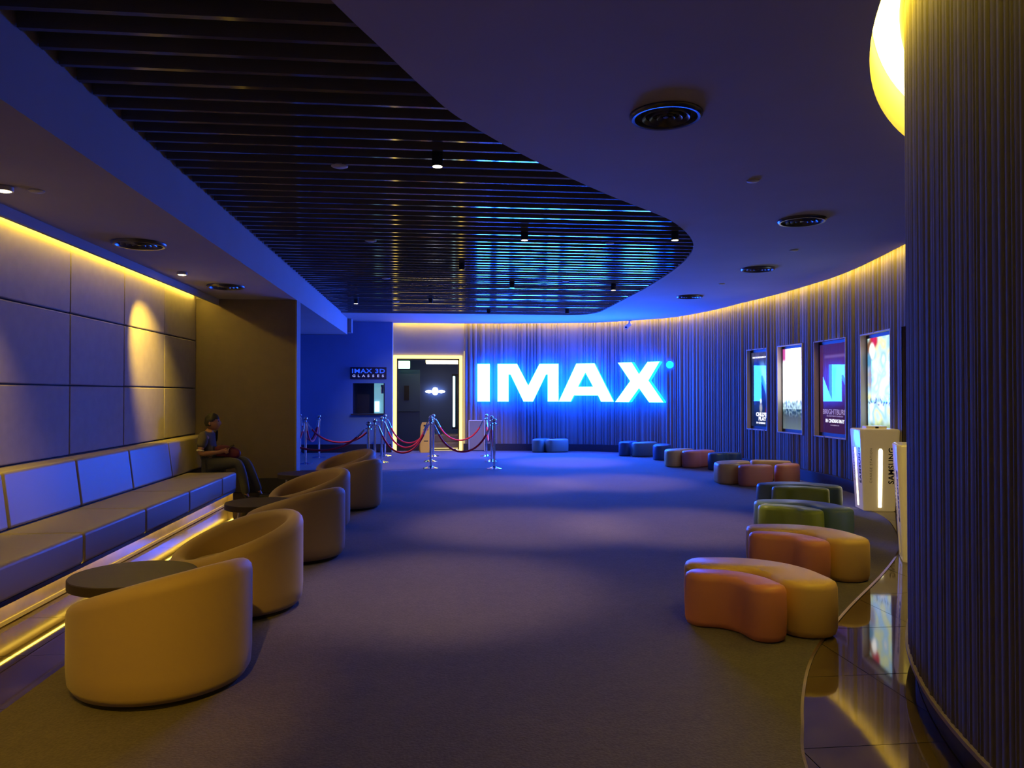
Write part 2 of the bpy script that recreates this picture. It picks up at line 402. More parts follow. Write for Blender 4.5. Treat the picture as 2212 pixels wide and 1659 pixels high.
# right curved fluted wall with the four poster recesses and the doorway
OPEN = [(9.10, 9.89, .82, 2.445), (10.33, 11.25, .815, 2.45), (11.72, 12.83, .82, 2.44), (13.43, 14.58, .82, 2.43), (14.98, 15.70, 0, 2.43)]
prof = flutes(WALL.L, .055, .15, .010, .055, .012, 5)
cuts = sorted(set([c for o in OPEN for c in o[:2] if c < WALL.L]))
S = sorted(prof + [(c, None) for c in cuts] + [(WALL.L, 0)], key=lambda t: t[0])
cols = []
last = 0
for s_, d_ in S:
    if d_ is None: d_ = last
    last = d_; p = WALL.off(s_, d_-.01); cols.append((s_, p))
b = MB()
for (s0, p0), (s1, p1) in zip(cols, cols[1:]):
    if s1-s0 < 1e-5: continue
    mid = (s0+s1)/2; op = [o for o in OPEN if o[0] < mid < o[1]]
    bands = [(0, 3.8)] if not op else ([(0, op[0][2])] if op[0][2] > 0 else []) + [(op[0][3], 3.8)]
    for z0, z1 in bands: b.quad((p0.x,p0.y,z0),(p1.x,p1.y,z0),(p1.x,p1.y,z1),(p0.x,p0.y,z1))
wr = b.build('wall_right', M['flute'], fixn=False); struct(wr)
me = wr.data; bm = bmesh.new(); bm.from_mesh(me); bmesh.ops.remove_doubles(bm, verts=bm.verts, dist=1e-5); bm.to_mesh(me); bm.free()
me.polygons.foreach_set('use_smooth', [True]*len(me.polygons)); me.set_sharp_from_angle(angle=.9)
# solid backing behind the recesses and beyond the wall's end
b = MB(); N = 80
for i in range(N):
    p, q = WALL.off(WALL.L*i/N, -.30), WALL.off(WALL.L*(i+1)/N, -.30)
    b.quad((p.x,p.y,0),(q.x,q.y,0),(q.x,q.y,3.8),(p.x,p.y,3.8))
b.box(6.4, 9.1, 8.0, 8.1, 0, 3.8); b.box(9.0, 9.1, -4, 8.1, 0, 3.8)
p = WALL.at(WALL.L); b.quad((p.x,p.y,0),(6.4,8.05,0),(6.4,8.05,3.8),(p.x,p.y,3.8))
struct(b.build('wall_side', M['alcove']))
# doorway lining near the column
b = MB()
for s_ in (14.98,):
    p, q = WALL.off(s_, .0), WALL.off(s_, -.29); b.quad((p.x,p.y,0),(q.x,q.y,0),(q.x,q.y,2.43),(p.x,p.y,2.43))
p, q, r_, t_ = WALL.off(14.98,.02), WALL.off(15.62,.02), WALL.off(15.62,-.29), WALL.off(14.98,-.29)
b.quad((p.x,p.y,2.43),(q.x,q.y,2.43),(r_.x,r_.y,2.43),(t_.x,t_.y,2.43))
struct(b.build('door_2', M['alcove']))
# near column: a big fluted drum
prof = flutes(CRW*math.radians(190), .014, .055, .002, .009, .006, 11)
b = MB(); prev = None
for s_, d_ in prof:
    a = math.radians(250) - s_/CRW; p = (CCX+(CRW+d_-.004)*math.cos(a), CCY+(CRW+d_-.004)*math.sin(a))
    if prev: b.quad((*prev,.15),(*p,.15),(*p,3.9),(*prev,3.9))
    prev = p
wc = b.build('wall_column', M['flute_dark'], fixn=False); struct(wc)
me = wc.data; bm = bmesh.new(); bm.from_mesh(me); bmesh.ops.remove_doubles(bm, verts=bm.verts, dist=1e-5); bm.to_mesh(me); bm.free()
me.polygons.foreach_set('use_smooth', [True]*len(me.polygons)); me.set_sharp_from_angle(angle=.9)
def drum(r0, r1, z0, z1, name, m, a_0=60, a_1=250, n=110, parent=None, cap=True):
    b = MB()
    for i in range(n):
        a, c = math.radians(a_0+(a_1-a_0)*i/n), math.radians(a_0+(a_1-a_0)*(i+1)/n)
        P = lambda r, t, z: (CCX+r*math.cos(t), CCY+r*math.sin(t), z)
        b.quad(P(r1,a,z0),P(r1,c,z0),P(r1,c,z1),P(r1,a,z1)); b.quad(P(r0,a,z0),P(r0,c,z0),P(r0,c,z1),P(r0,a,z1))
        b.quad(P(r0,a,z1),P(r0,c,z1),P(r1,c,z1),P(r1,a,z1)); b.quad(P(r0,a,z0),P(r0,c,z0),P(r1,c,z0),P(r1,a,z0))
    return b.build(name, m, parent)
struct(drum(CRW-.3, CRW-.035, 0, .16, 'baseboard_column', M['base']))
struct(drum(CRW-.3, CRW+.015, .145, .165, 'trim_3', M['trim']))
struct(drum(CRL+.0, CRL+.03, CE+.1, CE+.42, 'trim_4', M['ceiling']))
struct(drum(CRW-.02, CRL+.02, CE+.30, CE+.31, 'trim_6', M['ceiling']))
tag(drum(CRW+.025, CRL-.01, CE+.285, CE+.295, 'cove_light', M['led_c']), 'curved warm light strip in the bright ceiling slot round the near column', 'light strip', 'warm cove light strips')
# closing walls behind the viewpoint
b = MB(); b.box(-3.9, 9.1, -4.1, -4.0, 0, 3.9); struct(b.build('wall_rear', M['plain']))
# cove over the curved wall: upstand on the ceiling edge with the strip behind it
b = MB(); n = len(LIPS)
for p, q in zip(LIPS, LIPS[1:]): b.quad((p.x,p.y,CE+.1),(q.x,q.y,CE+.1),(q.x,q.y,CE+.42),(p.x,p.y,CE+.42))
b.quad((-1.1,20.53,CE+.1),(.79,20.53,CE+.1),(.79,20.53,CE+.42),(-1.1,20.53,CE+.42))
L0 = [WALL.off(d, -.04) for d in [i*.15 for i in range(int(WALL.L/.15)+1)]]
for p, q, r_, t_ in zip(LIPS, LIPS[1:], L0[1:], L0): b.quad((p.x,p.y,CE+.12),(q.x,q.y,CE+.12),(r_.x,r_.y,CE+.12),(t_.x,t_.y,CE+.12))
b.box(-1.1,.79,20.53,20.66,CE+.12,CE+.13)
struct(b.build('trim_5', M['ceiling']))
b = MB()
L2 = [WALL.off(d, .115) for d in [i*.15 for i in range(int(WALL.L/.15)+1)]]
L3 = [WALL.off(d, .095) for d in [i*.15 for i in range(int(WALL.L/.15)+1)]]
for p, q, r_, t_ in zip(L2, L2[1:], L3[1:], L3): b.quad((p.x,p.y,CE+.07),(q.x,q.y,CE+.07),(r_.x,r_.y,CE+.07),(t_.x,t_.y,CE+.07))
b.quad((-1.08,20.55,CE+.07),(.79,20.55,CE+.07),(.79,20.57,CE+.07),(-1.08,20.57,CE+.07))
tag(b.build('cove_light', M['led'], fixn=False), 'thin warm light strip in the cove running along the top of the curved fluted wall', 'light strip', 'warm cove light strips')
# skirtings
b = MB()
seg = [i*.2 for i in range(int(14.9/.2)+1)] + [14.98]
for d0, d1 in zip(seg, seg[1:]):
    p, q = WALL.off(d0, .075), WALL.off(d1, .075); r_, t_ = WALL.off(d0, -.02), WALL.off(d1, -.02)
    b.quad((p.x,p.y,0),(q.x,q.y,0),(q.x,q.y,.19),(p.x,p.y,.19)); b.quad((p.x,p.y,.19),(q.x,q.y,.19),(t_.x,t_.y,.19),(r_.x,r_.y,.19))
struct(b.build('baseboard_right', M['base']))
b = MB(); b.box(-4.7, -1.12, 20.22, 20.25, 0, .22); struct(b.build('baseboard_back', M['base']))
b = MB(); b.box(-2.19, -2.9, 12.27, 12.3, 0, .22); struct(b.build('baseboard_alcove', M['base']))

# ---- floor: marble tiles underneath, carpet on top
EDGE = cr([(1.15,-4.0),(1.2,1.0),(1.35,2.3),(1.531,3.022),(1.724,3.442),(1.888,3.758),(2.111,4.135),(2.378,4.509),(2.96,5.212),(3.758,6.105),(4.32,6.776),(4.694,7.283),(5.127,8.013),(5.50,8.75),(5.664,9.194),(5.78,9.7),(5.9,10.15),(6.15,10.5),(6.55,10.7)], 10)
b = MB(); rnd = random.Random(3); T = .8; x = -4.8
while x < 9.2:
    yy = -4.0
    while yy < 24.5:
        tx, ty = rnd.gauss(0, .0011), rnd.gauss(0, .0011); z = -.006
        e = T-.004
        b.quad((x,yy,z-(tx+ty)*T/2),(x+e,yy,z+(tx-ty)*T/2),(x+e,yy+e,z+(tx+ty)*T/2),(x,yy+e,z+(ty-tx)*T/2))
        yy += T
    x += T
fl = struct(b.build('floor', M['marble'], fixn=False))
b = MB(); b.box(-4.8, 9.2, -4.2, 24.5, -.05, -.012); struct(b.build('floor_bed', M['gap'], fl))
poly = [(-2.09,-4.0)] + [tuple(p) for p in EDGE] + [(6.5,12),(6.55,15),(6.3,18),(5.6,19.2),(4.6,20.0),(3.2,20.4),(.8,20.66),(-1.1,20.66),(-1.1,20.27),(-4.7,20.27),(-4.7,12.6),(-2.09,12.6)]
b = MB(); b.prism(poly, -.004, .004)
struct(b.build('carpet', M['carpet'], fl))
b = MB()
for (p, q) in zip(EDGE, EDGE[1:]):
    t = (q-p).normalized(); n_ = Vector((t.y, -t.x))*.012
    b.add([(p.x-n_.x*.2,p.y-n_.y*.2,.007),(q.x-n_.x*.2,q.y-n_.y*.2,.007),(q.x+n_.x,q.y+n_.y,.0),(p.x+n_.x,p.y+n_.y,.0)], [(0,1,2,3)])
struct(b.build('carpet_edge', M['metal_edge'], fl))
b = MB(); b.box(-4.7, 1.16, 15.56, 15.575, .004, .0055); struct(b.build('carpet_seam', M['gap'], fl))

# ------------------------------------------------------------------ illuminated sign
sg = thing('wall_sign', 'huge glowing white letters reading IMAX on the curved fluted end wall', 'sign', (3.4, 19.9, 1.34))
def letter(poly, hole, px0, px1, y0, y1, A, B, z0, z1):
    # letter outline in drawing units mapped to the vertical plane through A and B
    A, B = Vector((*A, 0)), Vector((*B, 0)); d = (B-A).normalized(); n_ = Vector((d.y, -d.x, 0)); W_ = (B-A).length
    f = lambda u, v: A + d*((u-px0)/(px1-px0)*W_) + Vector((0, 0, z0+(y1-v)/(y1-y0)*(z1-z0)))
    loops = [[f(u, v) for u, v in poly]] + ([[f(u, v) for u, v in hole]] if hole else [])
    flat = [p for l in loops for p in l]; N = len(flat); b = MB()
    fl_ = [[Vector(((p-A).dot(d), p.z, 0)) for p in l] for l in loops]
    tri = tessellate_polygon(fl_)
    off = n_*.20; back = n_*.06
    b.v = [tuple(p+off) for p in flat] + [tuple(p+back) for p in flat]
    for t in tri: b.face(t, 0)
    for t in tri: b.face([i+N for i in t], 1)
    s = 0
    for l in loops:
        m = len(l)
        for i in range(m): j = (i+1) % m; b.face([s+i, s+j, N+s+j, N+s+i], 1)
        s += m
    o = b.build('letter', [M['sign'], M['sign_side']], sg); o.matrix_parent_inverse = Matrix.Translation(-Vector((3.4, 19.9, 1.34))); return o
ZB, ZT = 1.335, 2.345
letter([(128,578),(233,578),(233,897),(128,897)], None, 128, 233, 578, 897, (1.18,20.6), (1.51,20.56), ZB, ZT)
letter([(300,578),(465,578),(560,762),(655,578),(815,578),(815,897),(724,897),(724,668),(710,668),(600,897),(520,897),(410,668),(393,668),(393,897),(300,897)], None, 300, 815, 578, 897, (1.72,20.53), (3.34,20.30), ZB, ZT)
letter([(980,575),(1135,575),(1297,892),(1190,892),(1165,840),(960,840),(932,892),(828,892)], [(1058,650),(1123,768),(995,768)], 828, 1297, 575, 892, (3.38,20.26), (4.76,19.76), ZB, ZT)
letter([(1342,568),(1465,568),(1530,668),(1605,568),(1708,568),(1612,722),(1740,902),(1618,902),(1530,785),(1440,902),(1315,902),(1452,725)], None, 1315, 1740, 568, 902, (4.86,19.68), (5.86,18.70), ZB-.01, ZT+.01)
b = MB(); b.lathe([(.0,.0),(.085,.0),(.085,.16)], 20, caps=False); b.lathe([(.0,.0),(.085,.0)], 20, caps=False, m=0)
rm = b.build('registered_mark', M['sign_side'], sg, smooth=True)
rm.matrix_basis = Matrix.Translation(Vector((5.86, 18.52, 2.27))-Vector((3.4,19.9,1.34))) @ Matrix.Rotation(-.82, 4, 'Z') @ Matrix.Rotation(-PI/2, 4, 'X')

# ------------------------------------------------------------------ back wall: glasses board and hatch
t = thing('hatch_sign', 'small dark board lettered IMAX 3D GLASSES above the service hatch', 'sign', (-1.72, 20.24, 2.085))
b = MB(); b.box(-.47, .47, -.03, .0, -.157, .157); b.build('board', M['navy'], t, bevel=.004)
X_, Z_, Yn = (1,0,0), (0,0,1), (0,-1,0)
text('lettering', 'IMAX 3D', .155, M['sign_txt_b'], t, basis(X_, Z_, Yn, (0,-.032,.05)), bold=.0035, sx=1.3, spacing=1.12)
for i, ch in enumerate('GLASSES'): text('letter', ch, .085, M['sign_txt_w'], t, basis(X_, Z_, Yn, (-.375+i*.125,-.032,-.075)), bold=.003, sx=1.35)
b = MB()
b.box(-2.13, -1.30, 21.2, 21.25, .95, 1.9, 0); b.box(-2.13,-1.30,20.3,21.2,.93,.96,0)
b.box(-2.13,-2.10,20.3,21.2,.95,1.9,0); b.box(-1.33,-1.28,20.3,21.2,.95,1.9,0); b.box(-2.13,-1.28,20.3,21.2,1.86,1.9,0)
hw = struct(b.build('window_1', M['navy']))
b = MB(); b.box(-1.60, -1.32, 20.60, 20.62, 1.02, 1.83); b.build('lit_panel', mat('lit hatch panel', (.2,.4,.5), .6, emit=(.16,.42,.55), estr=.8), hw)
b = MB(); b.box(-1.58, -1.46, 20.55, 20.59, 1.06, 1.34); b.build('screen', emis('hatch screen', (1.1, 1.7, 1.9)), hw)
b = MB(); b.box(-1.42, -1.35, 20.57, 20.6, 1.55, 1.78); b.build('notice', M['white_fr'], hw)
b = MB(); b.box(-2.16, -1.27, 20.12, 20.25, .985, 1.02); b.build('hatch_shelf', M['base'], hw)
b = MB(); b.box(-2.13, -1.57, 20.28, 20.29, 1.02, 1.82); b.build('pane', M['glass'], hw)

# ------------------------------------------------------------------ lit doorway to the vestibule
b = MB(); x0, x1, zt = -1.09, .75, 2.575
b.box(x0, x0+.085, 20.60, 20.66, 0, zt); b.box(x1-.075, x1, 20.60, 20.66, 0, zt); b.box(x0, x1, 20.60, 20.66, zt-.085, zt)
dr = struct(b.build('door_1', M['led_door']))
b = MB(); b.box(-1.115, -1.10, 20.60, 20.64, 0, 3.42); b.box(.80, .815, 20.60, 20.63, .2, 2.7); b.build('corner_strip', M['led_thin'], dr)
b = MB(); b.box(-1.0, -.965, 20.62, 20.7, 0, 2.49); b.box(.64, .675, 20.62, 20.7, 0, 2.49); b.box(-1.0, .675, 20.62, 20.7, 2.455, 2.49); b.build('jamb', M['dark_metal'], dr)
# vestibule box
b = MB(); b.box(-1.5,-1.45,20.78,24.0,0,3.2); b.box(1.6,1.65,20.78,24.0,0,3.2); b.box(-1.5,1.65,24.0,24.05,0,3.2); b.box(-1.5,1.65,20.78,24.0,3.05,3.2)
b.box(-1.5,-1.05,20.78,20.8,0,3.2)
ve = struct(b.build('wall_vestibule', M['vest']))
b = MB(); b.box(-1.3, -.42, 22.6, 22.66, 0, 2.25); b.box(-1.3,-.42,22.55,22.66,1.02,1.06); dl = b.build('door_leaf', M['door_pl'], ve)
b = MB(); b.box(-.88, -.74, 22.56, 22.60, 1.35, 1.78); b.box(-.845,-.775,22.55,22.57,1.40,1.73); b.build('door_window', M['dark_metal'], dl)
t = thing('exit_light', 'green and white glowing exit light at the upper left inside the doorway', 'exit sign', (-.86, 21.9, 2.37))
b = MB(); b.box(-.17, .17, -.03, .03, -.11, .11); b.build('diffuser', M['exit'], t, bevel=.02); b = MB(); b.box(-.18,.18,-.02,.035,.11,.14); b.box(-.01,.01,-.01,.01,.14,.67); b.build('bracket', M['dark_metal'], t)
t = thing('ceiling_lamp', 'long bright warm ceiling lamp seen at the top of the doorway', 'lamp', (.28, 22.2, 2.52))
b = MB(); b.box(-.52, .52, -.4, .4, -.1, .0); b.build('diffuser', M['lamp_w'], t, bevel=.02)
b = MB(); b.box(-.54, .54, -.42, .42, 0, .53); b.build('housing', M['vest'], t)
t = thing('wall_sconce', 'white glowing winged sconce on the dark wall inside the doorway', 'lamp', (.03+.0, 23.9, 1.62))
b = MB()
b.lathe([(.0,-.12),(.06,-.11),(.09,-.05),(.095,.0),(.09,.05),(.06,.11),(.0,.12)], 16, caps=False); b.build('core', M['sconce'], t, smooth=True)
for s in (-1, 1):
    b = MB(); b.lathe([(0,-.12),(.035,-.09),(.05,0),(.035,.09),(0,.12)], 12, caps=False)
    o = b.build('wing', M['sconce'], t, smooth=True); o.rotation_euler = (0, PI/2, 0); o.location = (s*.19, 0, -.01)
t = thing('poster_lightbox', 'narrow bright poster lightbox seen edge-on at the right inside the doorway', 'lightbox', (.72, 21.6, 1.32))
for dx in (-.16, .0):
    b = MB(); b.box(dx-.035, dx+.03, -.02, .02, -.72, .72); b.build('light_panel', M['lb_side'], t, bevel=.01)
b = MB(); b.box(-.22, .08, .021, .06, -.78, .78); b.build('backing', M['dark_metal'], t)
t = thing('entrance_step', 'two low steps with bright nosings inside the doorway', 'steps', (.55, 21.3, 0))
b = MB(); b.box(-.7, .9, 0, 1.2, 0, .17); b.box(-.7, .9, .45, 1.2, .17, .36); b.build('tread', M['stone'], t, bevel=.01)
b = MB(); b.box(-.7, .9, -.012, -.002, .01, .03); b.build('nosing_light', M['led_thin'], t)
t = thing('floor_uplight', 'small glowing uplight on the floor at the foot of the right door post', 'lamp', (.60, 20.45, .004))
b = MB(); b.lathe([(.075,0),(.075,.015),(.06,.022)], 20); b.build('bezel', M['chrome'], t, smooth=True); b = MB(); b.lathe([(.058,.02),(.05,.035),(.0,.045)], 20, caps=False); b.build('lens', emis('uplight lens', (5, 3.8, 1.6)), t)

# ------------------------------------------------------------------ wet floor sign, leaning board, camera
t = thing('wet_floor_sign', 'folding yellow wet floor caution board standing before the doorway', 'caution sign', (-.225, 20.15, .004), .1)
for s in (-1, 1):
    b = MB(); vs = []
    pr = [(-.15,0),(.15,0),(.155,.12),(.13,.68),(.09,.79),(-.09,.79),(-.13,.68),(-.155,.12)]
    for y_ in (0, .015): vs += [(x_, s*(.16*(1-z_/.79))+y_*s, z_) for x_, z_ in pr]
    n = len(pr); b.add(vs, [tuple(range(n)), tuple(range(n, 2*n))] + [(i, (i+1)%n, n+(i+1)%n, n+i) for i in range(n)])
    b.build('panel', M['yellow_pl'], t, bevel=.004)
for zz, ww, hh in ((.70,.055,.022),(.30,.055,.012),(.60,.07,.004),(.585,.07,.004)):
    b = MB(); yy = -.16*(1-zz/.79)-.018; b.box(-ww, ww, yy-.002, yy, zz-hh, zz+hh); b.build('marking', M['ink'], t)
t = thing('leaning_board', 'white edged grey board leaning at the wall behind the right hand rope posts', 'board', (1.14, 20.46, .004), -.05)
b = MB(); b.box(-.20, .20, -.02, .0, .02, .80); b.build('panel', M['plain'], t)
b = MB()
for bx in ((-.22,-.20,0,.83),(.20,.22,0,.83),(-.22,.22,.80,.83)): b.box(bx[0], bx[1], -.03, .01, bx[2], bx[3])
b.build('frame', M['white_fr'], t, bevel=.004)
t = thing('security_camera', 'small white bullet security camera hung from the ceiling edge above the last letter', 'camera', (5.03, 19.25, CE), 0)
b = MB(); b.tube([(0,0,0),(0,0,-.10)], .018); b.lathe([(.05,-.01),(.05,0)], 16); b.build('bracket', M['disc'], t, smooth=True)
b = MB(); b.tube([(.03,.04,-.09),(-.13,-.17,-.19)], .045, 14); b.build('housing', M['disc'], t, smooth=True)
b = MB(); b.tube([(-.132,-.172,-.191),(-.135,-.176,-.193)], .028, 14); b.build('lens', M['ink'], t)

# ------------------------------------------------------------------ four lightbox posters in the fluted wall
def poster(idx, name, label, op, paint, texts):
    s0, s1, z0, z1 = op; DZ = .10
    A, B = WALL.off(s0, .0), WALL.off(s1, .0); d = (B-A).normalized(); n_ = Vector((d.y, -d.x)); Wd = (B-A).length
    t = thing(name, label, 'poster', (A.x, A.y, z0), math.atan2(d.y, d.x))   # local x along wall, local -y into the room
    H_ = z1-z0; f = .03
    b = MB()   # recess lining: sides, sill, head
    b.box(-.015, 0, -.022, DZ, 0, H_); b.box(Wd, Wd+.015, -.022, DZ, 0, H_); b.box(-.015, Wd+.015, -.022, DZ, -.015, 0); b.box(-.015, Wd+.015, -.022, DZ, H_, H_+.015); b.box(-.015, Wd+.015, DZ+.01, DZ+.03, 0, H_)
    b.build('surround', M['jamb'], t)
    px0, px1, pz0, pz1 = .02, Wd-.02, .06, H_-.05
    NX, NZ = 70, 170; b = MB(); me = bpy.data.meshes.new('poster_sheet')
    vs = [(px0+(px1-px0)*i/NX, DZ-.02, pz0+(pz1-pz0)*j/NZ) for j in range(NZ+1) for i in range(NX+1)]
    fs = [(j*(NX+1)+i, j*(NX+1)+i+1, (j+1)*(NX+1)+i+1, (j+1)*(NX+1)+i) for j in range(NZ) for i in range(NX)]
    me.from_pydata(vs, [], fs); ca = me.color_attributes.new('art', 'FLOAT_COLOR', 'POINT')
    for k in range(len(vs)):
        i, j = k % (NX+1), k // (NX+1); ca.data[k].color = (*paint(i/NX, j/NZ), 1)
    m = bpy.data.materials.new('backlit art'); m.use_nodes = True; nt = m.node_tree; nt.nodes.clear()
    at = nt.nodes.new('ShaderNodeVertexColor'); at.layer_name = 'art'; e = nt.nodes.new('ShaderNodeEmission'); o_ = nt.nodes.new('ShaderNodeOutputMaterial')
    nt.links.new(at.outputs[0], e.inputs[0]); nt.links.new(e.outputs[0], o_.inputs[0]); me.materials.append(m)
    o = bpy.data.objects.new('poster_sheet', me); COL.objects.link(o); o.parent = t
    b = MB(); b.box(0, Wd, DZ-.035, DZ-.005, 0, pz0); b.box(0, Wd, DZ-.035, DZ-.005, pz1, H_); b.box(0, px0, DZ-.035, DZ-.005, pz0, pz1); b.box(px1, Wd, DZ-.035, DZ-.005, pz0, pz1)
    b.box(px0, px1, DZ-.018, DZ+.0, pz0, pz1)
    fr = b.build('frame', M['dark_metal'], t)
    b = MB(); b.quad((px0, DZ-.04, pz0), (px1, DZ-.04, pz0), (px1, DZ-.04, pz1), (px0, DZ-.04, pz1)); b.build('glass_pane', M['glass'], fr, fixn=False)
    for s, u, v, size, sx, m, bold in texts:
        text('lettering', s, size, m, t, basis((1,0,0), (0,0,1), (0,-1,0), (px0+(px1-px0)*u, DZ-.023, pz0+(pz1-pz0)*v)), extrude=.001, sx=sx, bold=bold)
def nz(u, v, s, o=0): return noise.noise(Vector((u*s+o, v*s*1.7+o*2, o)))*.5+.5
def mixc(a, b_, t): t = max(0, min(1, t)); return tuple(x+(y-x)*t for x, y in zip(a, b_))
def sm(a, b_, x): t = max(0, min(1, (x-a)/(b_-a))); return t*t*(3-2*t)
def p1(u, v):      # dark sheet with a pale figure sweeping down the right side, small lit doll-less centre motif
    c = mixc((.004,.008,.05), (.02,.05,.16), nz(u, v, 3, 4)); edge = .62+.22*math.sin(v*4.2+.4)
    c = mixc(c, (.35,.75,1.15), sm(edge-.10, edge+.1, u)*sm(.2,.42,v)*sm(.93,.72,v)*(.6+.5*nz(u,v,5,1)))
    c = mixc(c, (.02,.03,.1), sm(.06,.0,abs(u-edge-.26))*.8)
    c = mixc(c, (.14,.12,.2), sm(.84,.93,v)*nz(u,v,9,3))
    c = mixc(c, (.9,1.1,1.3), sm(.07,.03,math.hypot(u-.5,(v-.34)*1.6))); c = mixc(c, (.6,.6,.6), sm(.10,.03,math.hypot((u-.5),(v-.25)*1.1))*.8)
    c = mixc(c, (.35,.03,.06), sm(.18,.06,math.hypot(u-.88,(v-.2)*1.5)))
    return c
def p2(u, v):      # blazing white sky over a dark crowd, magenta corners
    c = (2.6, 2.6, 2.8)
    c = mixc(c, (.75,.08,.45), sm(.18,.08,u)*sm(.80,.88,v)+sm(.72,.9,u)*sm(.84,.9,v)*nz(u,v,7,2)*1.6)
    top = .27+.13*nz(u,.2,11,6)+.05*nz(u,.9,31,2)
    c = mixc(c, mixc((.9,1.3,1.4), (.03,.09,.14), nz(u,v,16,8)*1.3-.25+.5*(v<.25)), sm(top+.03, top-.03, v))
    c = mixc(c, mixc((.16,.22,.24), (.08,.1,.13), v*5), sm(.24,.13,v))
    return c
def p3(u, v):      # maroon sheet, pale cloud, dark standing form
    c = mixc((.05,.012,.045), (.11,.025,.12), sm(.25,.55,v)*(.6+.5*nz(u,v,4,9)))
    c = mixc(c, (.06,.02,.13), sm(.75,1,v)); c = mixc(c, (.22,.12,.30), sm(.03,.0,abs(v-.86))*sm(.38,.3,abs(u-.5))*.8)
    c = mixc(c, (.012,.008,.035), sm(.10,.03,abs(u-.48)-.03*math.sin(v*9))*sm(.36,.5,v)*sm(.8,.7,v))
    return c
def p4(u, v):      # pale multicoloured collage
    pal = [(1.5,1.6,1.2),(.85,1.5,1.5),(1.35,1.4,.6),(.55,1.05,1.5),(1.7,1.6,1.3)]
    k = nz(u, v, 4.5, 12)*5; c = mixc(pal[int(k) % 5], pal[(int(k)+1) % 5], k-int(k))
    c = mixc(c, (.9,.02,.05), sm(.2,.1,math.hypot(u-.22,(v-.97)*2))); c = mixc(c, (.30,.12,.06), sm(.16,.06,math.hypot(u-.06,(v-.9)*1.3)))
    c = mixc(c, (2.5,2.4,2.2), sm(.13,.06,math.hypot(u-.16,(v-.87)*1.3))); c = mixc(c, (.12,.45,.8), sm(.16,.05,math.hypot(u-.04,(v-.77)*1.3)))
    c = mixc(c, (.35,.25,.6), sm(.2,.05,math.hypot(u-.1,(v-.6)*1.2))*.8)
    c = mixc(c, mixc((.5,.75,.25), (.12,.22,.08), nz(u,v,18,3)), sm(.24,.12,v+.06*nz(u,v,9,1)))
    c = mixc(c, (.06,.15,.25), sm(.06,.0,abs(v-.32-.1*nz(u,0,14,5)))*sm(.5,.7,nz(u,v,22,7))*1.2)
    c = mixc(c, (.5,.75,.7), sm(.08,.02,v)); return c
wt = emis('lit white lettering', (1.3,1.3,1.5)); gt = emis('lit grey lettering', (.42,.32,.5))
poster(0, 'lightbox_poster', 'dark blue backlit film poster with a pale shape, farthest left of the wall recesses', OPEN[0], p1,
       [("CHILD'S", .52, .158, .10, 1.15, wt, .006), ('PLAY', .58, .10, .10, 1.3, wt, .006), ('IN CINEMAS', .5, .045, .05, 1.3, wt, .002), ('FROM THE PRODUCERS OF IT', .45, .93, .045, .95, wt, .002)])
poster(1, 'lightbox_poster', 'backlit film poster of white sky above a dark crowd with magenta upper corners', OPEN[1], p2, [])
poster(2, 'lightbox_poster', 'maroon backlit film poster lettered BRIGHTBURN', OPEN[2], p3,
       [('BRIGHTBURN', .5, .235, .125, 1.12, gt, .001), ('EVIL HAS FOUND ITS SUPERHERO', .5, .19, .032, 1.2, gt, .0), ('IN CINEMAS MAY', .5, .135, .085, 1.0, wt, .002), ('www.brightburn.com', .5, .09, .03, 1.2, gt, 0)])
poster(3, 'lightbox_poster', 'bright pastel collage film poster behind the charging station, green at its foot', OPEN[3], p4, [])

# ------------------------------------------------------------------ ceiling fixtures
def diffuser(loc, r, label):
    t = thing('air_diffuser', label, 'air vent', loc, 0, 'round ceiling air diffusers')
    b = MB(); b.lathe([(r*.90,-.0),(r,-.0),(r*1.0,-.012),(r*.93,-.03),(r*.86,-.028),(r*.83,-.004)], 40, caps=False); b.build('rim', M['diff'], t, smooth=True)
    b = MB(); b.lathe([(0,-.004),(r*.9,-.004)], 40, caps=False); b.build('throat', M['diff_in'], t)
    for q in (.68, .48, .28):
        b = MB(); b.lathe([(r*q,-.006),(r*(q-.03),-.03),(r*(q-.12),-.010),(r*(q-.10),-.006)], 36, caps=False); b.build('cone_ring', M['diff'], t, smooth=True)
    b = MB(); b.lathe([(0,-.022),(r*.08,-.02),(r*.09,-.006)], 20, caps=False); b.build('centre_cap', M['diff'], t, smooth=True)
diffuser((1.56, 4.99, CE), .245, 'round metal air diffuser in the plain ceiling nearest the viewer, right of the slats')
diffuser((3.98, 7.88, CE), .255, 'round air diffuser in the curved plain ceiling, second from the viewer along the right side')
diffuser((4.87, 11.02, CE), .255, 'round air diffuser in the plain ceiling, third along the right side')
diffuser((4.94, 14.31, CE), .255, 'farthest round air diffuser in the blue lit ceiling near the sign')
diffuser((-2.892, 7.79, LOW), .25, 'round air diffuser in the low ceiling over the long bench')
diffuser((-2.86, 10.79, LOW), .25, 'round air diffuser in the low ceiling near the brown alcove wall')

